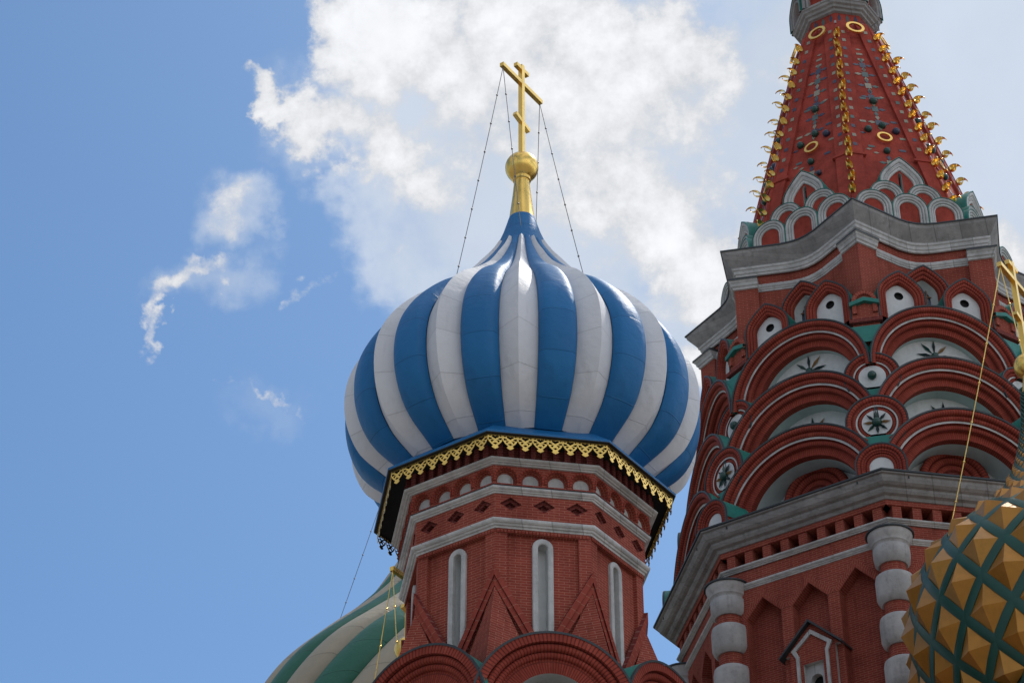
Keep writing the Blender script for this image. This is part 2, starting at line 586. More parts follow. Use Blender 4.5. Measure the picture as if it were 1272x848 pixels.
def arch(zc, leg=0.0, n=24, k=1.0):
    def path(r):
        pts = [(-r, zc - leg)] if leg > 0 else []
        for i in range(n + 1):
            a = PI - PI * i / n
            pts.append((r * math.cos(a), zc + r * math.sin(a) * k))
        if leg > 0:
            pts.append((r, zc - leg))
        return pts
    return path


def hoop_path(zc, n=40, a0=242):
    """three quarters of a circle, open at the bottom"""
    def path(r):
        return [(r * math.cos(R(a0 - (2 * a0 - 180) * i / n)), zc + r * math.sin(R(a0 - (2 * a0 - 180) * i / n))) for i in range(n + 1)]
    return path


def ogee(zc, leg=0.0, n=32, peak=0.24, wide=0.8):
    def path(r):
        pts = [(-r, zc - leg)] if leg > 0 else []
        for i in range(n + 1):
            a = PI - PI * i / n
            t = abs(a - PI / 2)
            k = 1 + peak * max(0, 1 - t / wide) ** 1.5
            pts.append((r * math.cos(a) * (1 if t > 0.01 else 1), zc + r * math.sin(a) * k))
        if leg > 0:
            pts.append((r, zc - leg))
        return pts
    return path


def rolls(r_out, n_front, steps):
    """steps: [(width, setback, kind, material)] -> profile and a material per profile step; kind 'roll' is rounded, 'flat' flat"""
    prof, mats = [(r_out, n_front - 0.35)], []
    r, n = r_out, n_front
    for w, back, kind, m in steps:
        n -= back
        if kind == 'roll':
            prof.append((r, n - w * 0.35)); mats.append(m)
            for i in range(1, 6):
                a = PI * i / 6
                prof.append((r - w * (1 - math.cos(a)) / 2, n - w * 0.35 + w * 0.45 * math.sin(a))); mats.append(m)
            prof.append((r - w, n - w * 0.35)); mats.append(m)
        else:
            prof.append((r, n)); mats.append(m)
            prof.append((r - w, n)); mats.append(m)
        r -= w
    return prof, mats


OCT = [(R(45 * k), 1.0) for k in range(8)]
C22 = math.cos(PI / 8)
STAR = []
for k in range(8):
    STAR.append((R(45 * k), 1.0))
    STAR.append((R(45 * k + 22.5), 0.765))


def cap_moulding(z0, z1, r_in, r_out, k=6):
    """a stone string course: fillet, roll and hollow"""
    h = z1 - z0
    d = r_out - r_in
    return [(r_in, z0), (r_in + d * 0.25, z0 + h * 0.02), (r_in + d * 0.30, z0 + h * 0.22), (r_in + d * 0.52, z0 + h * 0.28), (r_in + d * 0.62, z0 + h * 0.45),
            (r_in + d * 0.80, z0 + h * 0.52), (r_in + d * 0.95, z0 + h * 0.66), (r_out, z0 + h * 0.80), (r_out, z0 + h * 0.96), (r_in, z1 + h * 0.15)]


# ------------------------------------------------------------------ the ground
mb = MB()
S = 3000
mb.face([(-S, -S, 0), (S, -S, 0), (S, S, 0), (-S, S, 0)], 'paving')
g = add('ground', mb, None)
g['kind'] = 'structure'


# ------------------------------------------------------------------ crosses and chains
def make_cross(parent, z0, h, span, az, t=0.075):
    """eight-pointed gilt cross; az: direction of its arms from +X"""
    mb = MB()
    def bar(a, b, w):
        # square bar between two points in the cross plane (s along the arms, z up)
        (s0, z0_), (s1, z1_) = a, b
        d = Vector((s1 - s0, 0, z1_ - z0_)).normalized()
        p = Vector((d.z, 0, -d.x))
        for o1, o2 in ((0, 0),):
            A, B = Vector((s0, 0, z0_)), Vector((s1, 0, z1_))
            y = Vector((0, 1, 0))
            c = [(-1, -1), (1, -1), (1, 1), (-1, 1)]
            ra = [tuple(A + p * (w / 2 * i) + y * (w / 2 * j)) for i, j in c]
            rb = [tuple(B + p * (w / 2 * i) + y * (w / 2 * j)) for i, j in c]
            for q in range(4):
                q2 = (q + 1) % 4
                mb.face([ra[q], ra[q2], rb[q2], rb[q]], 'gold')
            mb.face(ra[::-1], 'gold')
            mb.face(rb, 'gold')
    bar((0, z0), (0, z0 + h), t)
    o = add('cross', mb, parent, R(az))
    for nm, s0, za, zb, w in (('crossbar', span / 2, 0.80, 0.80, t * 0.97), ('titulus_bar', span * 0.15, 0.955, 0.955, t * 0.94), ('footrest_bar', span * 0.17, 0.40, 0.34, t * 0.94)):
        mb = MB()
        bar((-s0, z0 + h * za), (s0, z0 + h * zb), w)
        add(nm, mb, o)
    return o


def make_chain(parent, a, b, sag, m='chain', r=0.009, bead=0.027, step=0.85):
    mb = MB()
    A, B = Vector(a), Vector(b)
    n = 14
    pts = []
    for i in range(n + 1):
        t = i / n
        p = A.lerp(B, t)
        p.z -= sag * 4 * t * (1 - t)
        pts.append(p)
    mb.tube(pts, r, m, 5)
    L = (B - A).length
    k = int(L / step)
    for i in range(1, k + 1):
        t = i * step / L
        p = A.lerp(B, t)
        p.z -= sag * 4 * t * (1 - t)
        mb.ball(p, bead, m, 6, 4)
    return add('stay_chain', mb, parent, smooth=50)


def spline(zs, rs, per=8):
    out = []
    n = len(zs)
    g = []
    for i in range(n):
        a, b = max(i - 1, 0), min(i + 1, n - 1)
        g.append((rs[b] - rs[a]) / (zs[b] - zs[a]))
    for i in range(n - 1):
        h = zs[i + 1] - zs[i]
        for j in range(per):
            t = j / per
            r = (2 * t**3 - 3 * t**2 + 1) * rs[i] + (t**3 - 2 * t**2 + t) * h * g[i] + (-2 * t**3 + 3 * t**2) * rs[i + 1] + (t**3 - t**2) * h * g[i + 1]
            out.append((r, zs[i] + t * h))
    out.append((rs[-1], zs[-1]))
    return out


# ================================================================== the blue and white domed tower
BX, BY, BT = 0.235, 42.0, -12.97
FACES_B = [R(BT + 22.5 + 45 * k) for k in range(8)]
CORN_B = [R(BT + 45 * k) for k in range(8)]
PLAN_B = [(a, 1.0) for a in CORN_B]
blue = thing('church_tower', 'octagonal red brick church tower under a blue and white striped onion dome', 'church tower', (BX, BY, 0), 'onion domed church towers')


def blue_tower():
    t = blue
    # --- core body
    mb = MB()
    mb.ring([(3.70, 0), (3.70, 20.6), (2.02, 21.0), (2.02, 27.5)], PLAN_B, 'brick')
    add('core_wall', mb, t)
    # --- drum wall faces with recessed panel
    ap = 2.55 * C22
    hw = 2.55 * math.sin(PI / 8)
    mb = MB()
    pan = [(-0.73, 21.2), (0.73, 21.2), (0.73, 25.44), (-0.73, 25.44)]
    mb.plate([(-hw, 20.9), (hw, 20.9), (hw, 25.56), (-hw, 25.56)], [pan], ap, 'brick', 0.085)
    # recessed panel with the slit cut through
    slit = [(-0.105, 21.3), (0.105, 21.3)] + [(0.105 * math.cos(a), 25.18 + 0.105 * math.sin(a)) for a in [PI * i / 10 for i in range(11)]]
    slit = [(-0.105, 21.3), (0.105, 21.3)] + [(0.105 * math.cos(PI * i / 10), 25.18 + 0.105 * math.sin(PI * i / 10)) for i in range(11)]
    mb.plate(pan, [slit], ap - 0.085, 'brick', 0.22, 'plaster')
    mb.plate(slit, [], ap - 0.30, 'plaster')
    # soldier course under the string course
    for i in range(26):
        u = -hw + 0.02 + (2 * hw - 0.04) * (i + 0.5) / 26
        mb.box(u - 0.031, u + 0.031, 25.445, 25.54, ap - 0.02, ap + 0.03, 'brick')
    w = add('drum_wall', mb, t)
    # window surround, a sub-part of each wall face
    mb = MB()
    prof = [(0.215, ap - 0.10), (0.215, ap - 0.035), (0.200, ap - 0.02), (0.120, ap - 0.02), (0.099, ap - 0.035), (0.099, ap - 0.14)]
    mb.sweep(prof, arch(25.18, 3.9, 14), 'stone')
    sr = add('window_surround', mb, w, smooth=35)
    around(w, FACES_B)
    # --- frieze of diamonds
    ap2 = 2.62 * C22
    hw2 = 2.62 * math.sin(PI / 8)
    mb = MB()
    holes = []
    for u in (-0.67, 0.02, 0.70):
        holes.append([(u - 0.225, 26.10), (u, 25.945), (u + 0.225, 26.10), (u, 26.255)])
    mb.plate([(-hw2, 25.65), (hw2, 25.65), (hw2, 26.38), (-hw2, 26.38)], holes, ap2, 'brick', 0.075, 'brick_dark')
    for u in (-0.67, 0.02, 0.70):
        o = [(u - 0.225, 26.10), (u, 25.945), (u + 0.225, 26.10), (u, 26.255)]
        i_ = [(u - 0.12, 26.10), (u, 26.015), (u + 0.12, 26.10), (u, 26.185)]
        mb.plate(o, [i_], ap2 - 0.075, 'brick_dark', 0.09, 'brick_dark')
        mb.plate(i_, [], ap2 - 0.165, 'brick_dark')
    around(add('diamond_frieze', mb, t), FACES_B)
    # --- frieze of little arches
    ap3 = 2.74 * C22
    hw3 = 2.74 * math.sin(PI / 8)
    mb = MB()
    us = [-0.785, -0.26, 0.27, 0.79]
    ap_ = lambda u, r, leg: [(u - r, 26.65 - leg), (u + r, 26.65 - leg)] + [(u + r * math.cos(PI * i / 14), 26.65 + r * math.sin(PI * i / 14)) for i in range(15)]
    mb.plate([(-hw3, 26.40), (hw3, 26.40), (hw3, 26.98), (-hw3, 26.98)], [ap_(u, 0.215, 0.14) for u in us], ap3, 'brick', 0.06)
    for u in us:
        mb.plate(ap_(u, 0.215, 0.14), [ap_(u, 0.19, 0.13)], ap3 - 0.06, 'brick', 0.05)
        mb.plate(ap_(u, 0.19, 0.13), [ap_(u, 0.165, 0.12)], ap3 - 0.11, 'brick', 0.05)
        prof = [(0.258, ap3 - 0.01), (0.256, ap3 + 0.022), (0.222, ap3 + 0.024), (0.214, ap3 - 0.01)]
        sh = arch(26.65, 0.1, 14)
        mb.sweep(prof, lambda r, u=u, sh=sh: [(u + a, b) for a, b in sh(r)], 'voussoir')
    fr = add('arched_frieze', mb, t)
    for u in us:
        mb = MB()
        mb.plate(ap_(u, 0.165, 0.12), [], ap3 - 0.13, 'stone')
        add('lunette', mb, fr)
    around(fr, FACES_B)
    # --- string courses
    for z0, z1, ri, ro in ((26.93, 27.035, 2.74, 2.93), (26.32, 26.445, 2.61, 2.76), (25.53, 25.715, 2.545, 2.72)):
        mb = MB()
        mb.ring(cap_moulding(z0, z1, ri, ro), PLAN_B, 'stone')
        add('string_course', mb, t)
    mb = MB()
    mb.ring([(2.765, 26.44), (2.775, 26.452), (2.73, 26.49), (2.60, 26.50)], PLAN_B, 'dark_edge')
    add('flashing', mb, t)
    # --- brick corbels below the eave
    mb = MB()
    a4 = 2.74 * C22
    h4 = 2.74 * math.sin(PI / 8)
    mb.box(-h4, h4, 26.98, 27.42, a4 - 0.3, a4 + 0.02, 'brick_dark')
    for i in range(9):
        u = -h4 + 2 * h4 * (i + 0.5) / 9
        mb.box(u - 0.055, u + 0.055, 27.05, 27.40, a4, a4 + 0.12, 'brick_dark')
    around(add('corbel_course', mb, t), FACES_B)
    # --- eave: dark soffit, blue skirt roof
    mb = MB()
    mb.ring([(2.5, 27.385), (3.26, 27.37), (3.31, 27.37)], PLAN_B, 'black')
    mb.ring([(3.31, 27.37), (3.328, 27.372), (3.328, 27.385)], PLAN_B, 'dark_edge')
    ev = add('eave', mb, t)
    mb = MB()
    mb.ring([(3.328, 27.386), (3.332, 27.43), (2.72, 27.93), (2.3, 27.95)], PLAN_B, 'blue')
    add('skirt_roof', mb, ev)
    # --- gilt lace valance, one strip per side
    mb = MB()
    av = 3.25 * C22
    hv = 3.25 * math.sin(PI / 8)
    p = 2 * hv / 8
    zt = 27.375
    def circ(u, z, r, n=10, sx=1.0):
        return [(u + r * sx * math.cos(2 * PI * i / n), z + r * math.sin(2 * PI * i / n)) for i in range(n)]
    for k in range(8):
        u = -hv + p * (k + 0.5)
        h = p * 0.495
        o = [(-h, 0), (-h, -.13), (-h * .97, -.20), (-h * .80, -.27), (-h * .55, -.33), (-h * .32, -.375), (-.05, -.40), (-.075, -.43), (-.045, -.47), (0, -.50)]
        out = o + [(-x, y) for x, y in o[::-1][1:]]
        out = [(u + x, zt + y) for x, y in out]
        heart = [(0, -.075), (-.035, -.05), (-.07, -.06), (-.075, -.095), (0, -.165), (.075, -.095), (.07, -.06), (.035, -.05)]
        holes = [[(u + x, zt + y) for x, y in heart]]
        holes += [circ(u - h * .72, zt - .06, .022), circ(u + h * .72, zt - .06, .022)]
        for s_ in (-1, 1):
            holes.append([(u + s_ * x, zt + y) for x, y in ((h * .90, -.115), (.085, -.135), (.055, -.165), (h * .45, -.185), (h * .86, -.20))])
            holes.append([(u + s_ * x, zt + y) for x, y in ((.02, -.20), (.07, -.205), (h * .66, -.225), (h * .40, -.30), (.06, -.265))])
        holes.append([(u + x, zt + y) for x, y in ((0, -.285), (-.05, -.315), (0, -.36), (.05, -.315))])
        squash = lambda L: [(x, zt + (y - zt) * 0.72) for x, y in L]
        out, holes = squash(out), [squash(L) for L in holes]
        mb.plate(out, holes, av, 'gold', 0.006, rim=0.006)
        mb.plate(out, holes, av - 0.007, 'dark_edge')  # dark back: bare of gilt, with its shade put into the colour
    add_v = add('lace_valance', mb, t)
    around(add_v, FACES_B)
    # --- corner spurs with raised raking bands
    mb = MB()
    A = (0, -2.57, 24.22)
    ft = (0, -3.42, 21.7)
    z0 = 21.3
    e = 1.30
    c, s_ = math.cos(PI / 8), math.sin(PI / 8)
    BL = (-e * c, -(2.555 - e * s_), z0)
    BRr = (e * c, -(2.555 - e * s_), z0)
    mb.face([A, BL, ft], 'brick', [(0, 24.2), (-1.3, z0), (0, 21.7)])
    mb.face([A, ft, BRr], 'brick', [(0, 24.2), (0, 21.7), (1.3, z0)])
    sp = add('corner_spur', mb, t)
    for sg in (-1, 1):
        mb = MB()
        def q(d, z, n):   # distance d from the corner along the face, offset n
            if d == 0:
                return (0, -(2.55 + n / c), z)
            x = d * c + n * s_
            y = -(2.55 - d * s_ + n * c) if True else 0
            return (sg * x, y, z)
        k = 0.545
        for (za, zb, n) in ((24.66, 24.43, 0.075), (24.42, 24.20, 0.04)):
            dz = 3.2
            P = [(0.0, za), (k * dz, za - dz), (k * (dz - (za - zb)), za - dz), (0.0, zb)]
            f_ = [q(d, z, n) for d, z in P]
            b_ = [q(d, z, -0.02) for d, z in P]
            uv = [(0, 0.054), (3.65, 0.054), (3.65, 0.007), (0.2, 0.007)]
            mb.face(f_ if sg < 0 else f_, 'brick', uv)
            for i in range(4):
                j = (i + 1) % 4
                mb.face([f_[i], b_[i], b_[j], f_[j]], 'brick_dark', [(0, 0), (0.1, 0), (0.1, 1), (0, 1)])
        add('raking_band', mb, sp)
    around(sp, CORN_B)
    # --- the tier of kokoshnik arches at the foot of the drum
    zc = 21.05
    prof, mats = rolls(1.57, 3.50, [(0.17, 0.0, 'flat', 'voussoir'), (0.15, 0.07, 'roll', 'voussoir'), (0.13, 0.07, 'roll', 'voussoir'), (0.30, 0.07, 'flat', 'voussoir')])
    prof += [(0.82, 3.22), (0.80, 2.75)]
    mats += ['soffit_plaster', 'soffit_plaster']
    mb = MB()
    mb.sweep(prof, arch(zc, 1.0, 40), mats)
    ko = add('kokoshnik', mb, t, smooth=40)
    mb = MB()
    mb.sweep([(1.56, 3.515), (1.605, 3.52), (1.605, 3.46)], arch(zc, 0.0, 40), 'dark_edge')
    mb.sweep([(1.60, 3.46), (1.60, 2.2)], arch(zc, 0.0, 40), 'green_roof')
    add('barrel_roof', mb, ko, smooth=40)
    mb = MB()
    f0 = arch(zc, 1.0, 30)(0.85)
    mb.plate(f0, [[(-0.52, 20.3), (0.52, 20.3), (0.52, 21.62), (-0.52, 21.62)]], 2.76, 'soffit_plaster', 0.1)
    mb.box(-0.52, 0.52, 20.1, 21.62, 2.5, 2.66, 'black')
    mb.box(-0.62, 0.62, 21.62, 21.74, 2.7, 2.86, 'brick_dark')
    add('tympanum', mb, ko)
    around(ko, FACES_B)
    # --- the onion dome
    zs = [27.86, 28.38, 29.0, 29.75, 30.5, 31.2, 31.9, 32.5, 33.0, 33.4, 33.8, 34.2, 34.55]
    rs = [2.64, 3.30, 3.65, 3.78, 3.68, 3.34, 2.79, 2.14, 1.66, 1.32, 1.04, 0.79, 0.615]
    prof = spline(zs, rs, 8)
    mb = MB()
    mb.lathe([(r * 0.965, z) for r, z in prof], 56, 'blue')
    mb.lathe([(0.66, 34.45), (0.56, 34.72), (0.44, 35.05), (0.355, 35.35), (0.315, 35.50)], 32, 'blue')
    dome = add('onion_dome', mb, t, smooth=50)
    N = 28
    d = 2 * PI / N
    def gore(kind):
        mb = MB()
        cols = 12
        rows, uvs = [], []
        acc = 0
        for i, (r, z) in enumerate(prof):
            if i:
                acc += math.hypot(r - prof[i - 1][0], z - prof[i - 1][1])
            a_, b_ = max(i - 1, 0), min(i + 1, len(prof) - 1)
            tx, tz = prof[b_][0] - prof[a_][0], prof[b_][1] - prof[a_][1]
            l = math.hypot(tx, tz)
            nx, nz = tz / l, -tx / l
            w = r * d
            row, ur = [], []
            for j in range(cols + 1):
                s = -1 + 2 * j / cols
                gb = min(1.0, 0.35 + (z - 27.82) / 1.1)
                if kind == 'blue':
                    off = gb * (0.27 * w * (1 - abs(s) ** 3.0) ** 0.5 - 0.10 * w)
                    ss = s * 1.0
                else:
                    rid = 0.36 if z < 33.1 else 0.36 + 0.15 * min(1, (z - 33.1) / 0.6)
                    off = gb * (rid * w * (1 - abs(s)) - 0.13 * w)
                    ss = s
                ph = ss * d / 2
                rr = r + off * nx
                row.append((rr * math.sin(ph), -rr * math.cos(ph), z + off * nz))
                ur.append((s * w / 2, acc + (abs(s) * 0.12 * w if kind == 'white' else 0)))
            rows.append(row)
            uvs.append(ur)
        mb.grid(rows, kind, uvs)
        mb.face(rows[-1] + [(0, -0.3, prof[-1][1] - 0.02)], kind)
        mb.face(rows[0][::-1] + [(0, -prof[0][0] * 0.95, prof[0][1] + 0.05)], kind)
        return mb.mesh(kind + '_rib', 40)
    gb, gw = gore('blue'), gore('white')
    a0 = R(-1.5)
    for k in range(N):
        add('white_rib' if k % 2 == 0 else 'blue_rib', gw if k % 2 == 0 else gb, dome, a0 + k * d)
    # neck, ball, cross
    mb = MB()
    mb.lathe([(0.30, 35.44), (0.322, 35.47), (0.305, 35.52), (0.22, 36.25), (0.185, 36.66), (0.215, 36.68), (0.215, 36.76), (0.17, 36.78)], 32, 'gold')
    add('gilt_neck', mb, t, smooth=40)
    mb = MB()
    mb.ball((0, 0, 37.10), 0.40, 'gold', 40, 24)
    add('gilt_ball', mb, t, smooth=60)
    make_cross(t, 37.45, 2.95, 1.72, 55.5, 0.115)
    # chains: from the arm ends to the shoulder of the dome
    ca, sa = math.cos(R(55.5)), math.sin(R(55.5))
    zb = 37.45 + 2.95 * 0.80 - 0.05
    near = (0.80 * ca, 0.80 * sa, zb)
    far = (-0.80 * ca, -0.80 * sa, zb)
    return ca, sa, zb


ca, sa, zb = blue_tower()
# the cross arm that points towards us on the left is the one at azimuth 55.5 from +X mirrored by the cross plane
ends = [Vector((s * 0.80 * ca, s * 0.80 * sa, zb)) for s in (-1, 1)]
near = min(ends, key=lambda p: p.y)
far = max(ends, key=lambda p: p.y)
def shoulder(az, r, z):
    return (r * math.sin(R(az)), -r * math.cos(R(az)), z)
make_chain(blue, near, shoulder(-80, 1.62, 33.15), 0.10)
make_chain(blue, near, shoulder(-3, 0.60, 34.85), 0.06)
make_chain(blue, far, shoulder(98, 1.62, 33.15), 0.10)
make_chain(blue, far, shoulder(170, 1.45, 33.4), 0.10)


# ================================================================== the tall tent-roofed tower
TX, TY, TT = 10.51, 54.0, -12.18
FACES_T = [R(TT + 22.5 + 45 * k) for k in range(8)]
CORN_T = [R(TT + 45 * k) for k in range(8)]
PLAN_T = [(a, 1.0) for a in CORN_T]
STAR_T = []
for a in CORN_T:
    STAR_T += [(a, 1.0), (a + R(15.5), 0.812), (a + R(19.2), 0.793), (a + R(22.5), 0.787), (a + R(25.8), 0.793), (a + R(29.5), 0.812)]
tent = thing('church_tower', 'tall red brick tower with stacked round arches and a steep spire edged in gold curls', 'church tower', (TX, TY, 0))


def flower(mb, u, z, n, r, petals=8, two=True, a_off=0.0, w=0.30):
    for k in range(petals):
        a = a_off + 2 * PI * k / petals
        m = 'petal_ochre' if two and k % 4 == 0 else ('ball_green' if k % 3 == 2 else 'petal_dark')
        c, s = math.cos(a), math.sin(a)
        def q(x, y, nn):
            return (u + x * c - y * s, -(nn), z + x * s + y * c)
        base, mid, tip = q(r * .10, 0, n + .02), q(r * .52, 0, n + .09), q(r, 0, n + .03)
        l, rr = q(r * .58, r * w * .5, n + .02), q(r * .58, -r * w * .5, n + .02)
        mb.face([base, rr, mid], m)
        mb.face([rr, tip, mid], m)
        mb.face([tip, l, mid], m)
        mb.face([l, base, mid], m)


def tent_tower():
    t = tent
    H = math.sin(PI / 8)
    # ---- body below the arches
    mb = MB()
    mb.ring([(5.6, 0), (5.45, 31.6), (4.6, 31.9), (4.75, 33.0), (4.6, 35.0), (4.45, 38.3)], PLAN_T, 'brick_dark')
    add('core_wall', mb, t)
    # ---- wall faces with triangular-headed niches
    ap = 5.55
    hw = 6.0 * H
    mb = MB()
    holes = []
    for u in (-1.30, 0.0, 1.30):
        holes.append([(u - 0.49, 25.6), (u + 0.49, 25.6), (u + 0.49, 29.47), (u, 29.98), (u - 0.49, 29.47)])
    mb.plate([(-hw, 24.5), (hw, 24.5), (hw, 30.5), (-hw, 30.5)], holes, ap, 'brick', 0.34, 'brick')
    for L in holes:
        mb.plate(L, [], ap - 0.34, 'brick')
    # brick-on-edge heads
    for u in (-1.30, 0.0, 1.30):
        for sg in (-1, 1):
            P = [(u, 29.98), (u, 30.25), (u + sg * 0.70, 29.50), (u + sg * 0.49, 29.47)]
            mb.face([(a, -(ap + 0.012), b) for a, b in (P if sg < 0 else P[::-1])], 'brick',
                    [(0, 0), (0.25, 0), (0.25, 0.85), (0, 0.70)] if sg < 0 else [(0, 0.70), (0.25, 0.85), (0.25, 0), (0, 0)])
    w = add('niche_wall', mb, t)
    # window aedicule in the middle niche
    mb = MB()
    gz = 28.80
    P = [(-0.62, 25.5), (0.62, 25.5), (0.62, 28.05), (0.74, 28.05), (0, gz), (-0.74, 28.05), (-0.62, 28.05)]
    op = [(-0.27, 26.0), (0.27, 26.0), (0.27, 27.72), (-0.27, 27.72)]
    mb.plate(P, [op], ap + 0.10, 'brick', 0.2, 'stone', rim=0.45)
    ope = [(-0.16, 26.0), (0.16, 26.0)] + [(0.16 * math.cos(PI * i / 12), 27.30 + 0.16 * math.sin(PI * i / 12)) for i in range(13)]
    mb.plate(op, [ope], ap - 0.02, 'stone', 0.2, 'stone')
    mb.plate(ope, [], ap - 0.2, 'black')
    wi = add('gabled_window', mb, t)
    mb = MB()
    for sg in (-1, 1):
        # white moulding following the gable and shoulders
        L = [(0, gz - 0.20), (0.56, 28.14), (0.44, 27.92), (0.44, 25.5)]
        L2 = [(0, gz - 0.32), (0.43, 28.12), (0.36, 27.96), (0.36, 25.5)]
        for i in range(3):
            q = [L[i], L[i + 1], L2[i + 1], L2[i]]
            q = [(sg * a, -(ap + 0.15), b) for a, b in q]
            bk = [(a, -(ap + 0.08), c) for a, b, c in q]
            mb.face(q[::-1] if sg > 0 else q, 'stone')
            for a in (0, 2):
                mb.face([q[a], bk[a], bk[(a + 1) % 4], q[(a + 1) % 4]], 'stone')
        r0 = [(0, gz + 0.05), (0.86, 28.03), (0.86, 27.97), (0, gz - 0.02)]
        fr = [(sg * a, -(ap + 0.24), b) for a, b in r0]
        bk = [(sg * a, -(ap - 0.35), b) for a, b in r0]
        mb.face(fr, 'dark_edge')
        for i in range(4):
            j = (i + 1) % 4
            mb.face([fr[i], bk[i], bk[j], fr[j]], 'dark_edge')
    add('window_hood', mb, wi)
    around(wi, FACES_T)
    around(w, FACES_T)
    # ---- mouldings below the dentils
    for z0, z1, ri, ro, m in ((30.32, 30.46, 6.0, 6.12, 'stone'), (30.85, 30.97, 6.05, 6.19, 'stone')):
        mb = MB()
        mb.ring(cap_moulding(z0, z1, ri, ro), PLAN_T, m)
        add('string_course', mb, t)
    mb = MB()
    mb.ring([(6.04, 30.42), (6.04, 30.84)], PLAN_T, 'brick')
    add('brick_band', mb, t)
    # ---- dentil course
    mb = MB()
    a4 = 6.10 * C22
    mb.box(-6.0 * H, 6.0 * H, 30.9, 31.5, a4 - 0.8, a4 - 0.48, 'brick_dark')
    n = 9
    hwd = 6.10 * H
    for i in range(n):
        u = -hwd + 2 * hwd * (i + 0.5) / n
        mb.box(u - 0.115, u + 0.115, 30.94, 31.36, a4 - 0.5, a4 + 0.02, 'brick')
    mb.box(-6.18 * H, 6.18 * H, 31.345, 31.56, a4 - 0.5, 6.16 * C22, 'brick')
    around(add('dentil_course', mb, t), FACES_T)
    # ---- great cornice
    mb = MB()
    mb.ring([(6.08, 31.48), (6.20, 31.49), (6.25, 31.56), (6.36, 31.585), (6.42, 31.65), (6.43, 31.71), (6.52, 31.73), (6.60, 31.78), (6.65, 31.86), (6.67, 31.93), (6.74, 31.945), (6.74, 32.0)], PLAN_T, 'stone_grey')
    co = add('cornice', mb, t)
    mb = MB()
    mb.ring([(6.74, 31.985), (6.79, 31.985), (6.79, 32.03), (5.4, 32.22)], PLAN_T, 'dark_edge')
    add('flashing', mb, co)
    # ---- corner columns
    def colm():
        mb = MB()
        z = 20.0
        pr = [(0.31, 20.0)]
        for k in range(8):
            zt = 29.39 - 1.145 * k
            zb_ = zt - 0.86
            pr += []
        segs = []
        mb.lathe([(0.315, 19.5), (0.315, 29.75)], 28, 'brick')
        return mb
    cb = colm()
    c0 = add('corner_column', cb, t, smooth=40)
    for vtx in c0.data.vertices:
        vtx.co.y -= 6.0
    for k in range(7):
        zt = 29.39 - 1.145 * k
        zb_ = zt - 0.80
        mb = MB()
        mb.lathe([(0.30, zb_), (0.36, zb_ - 0.005), (0.43, zb_ + 0.06), (0.47, zb_ + 0.16), (0.475, zt - 0.16), (0.45, zt - 0.05), (0.38, zt), (0.30, zt + 0.01)], 28, 'column_stone', 0, 0, -6.0)
        add('drum_block', mb, c0, smooth=45)
    mb = MB()
    mb.lathe([(0.30, 29.66), (0.36, 29.65), (0.43, 29.72), (0.455, 29.90), (0.455, 30.10), (0.42, 30.14), (0.43, 30.19), (0.47, 30.22), (0.475, 30.30), (0.52, 30.36), (0.55, 30.45), (0.55, 30.50)], 32, 'column_stone', 0, 0, -6.0)
    mb.lathe([(0.55, 30.50), (0.60, 30.50), (0.60, 30.54), (0.30, 30.68), (0.02, 30.70)], 32, 'dark_edge', 0, 0, -6.0)
    add('capital', mb, c0, smooth=45)
    around(c0, CORN_T)

    # ---- kokoshniks: three tiers of big round arches
    def big(zc, r, n, back, leg, tymp):
        k = r / 2.37
        steps = [(0.15 * k, 0.0, 'roll', 'voussoir'), (0.14 * k, 0.09, 'roll', 'voussoir'), (0.055 * k, 0.06, 'flat', 'stone'), (0.15 * k, 0.07, 'roll', 'voussoir'), (0.21 * k, 0.14, 'flat', 'voussoir')]
        prof, mats = rolls(r, n, steps)
        rin = prof[-1][0]
        prof += [(rin - 0.02, n - 0.55), (rin - 0.03, back)]
        mats += ['voussoir', 'soffit_plaster']
        mb = MB()
        mb.sweep(prof, arch(zc, leg, 44), mats)
        ko = add('kokoshnik', mb, t, smooth=40)
        mb = MB()
        mb.sweep([(r - 0.01, n + 0.012), (r + 0.035, n + 0.02), (r + 0.035, n - 0.04)], arch(zc, 0, 44), 'dark_edge')
        mb.sweep([(r + 0.03, n - 0.04), (r + 0.03, n - 1.6)], arch(zc, leg * 0.8, 44), 'green_roof')
        add('barrel_roof', mb, ko, smooth=40)
        mb = MB()
        mb.plate(arch(zc, leg, 30)(rin + 0.02), [], back + 0.005, 'plaster')
        if tymp == 'half':
            pr, ms = rolls(0.95, back + 0.22, [(0.2, 0, 'roll', 'voussoir'), (0.2, 0.05, 'roll', 'voussoir'), (0.2, 0.05, 'roll', 'voussoir')])
            mb.sweep(pr, arch(zc + 0.86, 0, 26), ms)
            mb.plate(arch(zc + 0.86, 0, 26)(0.4), [], back + 0.06, 'brick_dark')
        ty = add('tympanum', mb, ko, smooth=40)
        if tymp == 'star':
            mb = MB()
            flower(mb, 0, zc + 0.93, back + 0.01, 0.52, 8, True, R(45), 0.18)
            mb.ball((0, -(back + 0.03), zc + 0.93), 0.10, 'ball_green', 12, 8)
            add('star_ornament', mb, ko)
        around(ko, FACES_T)
    big(32.05, 2.37, 5.75, 4.50, 0.3, 'half')
    big(34.05, 2.26, 5.35, 4.45, 0.25, 'star')
    big(36.12, 2.06, 5.06, 4.35, 0.02, 'star')

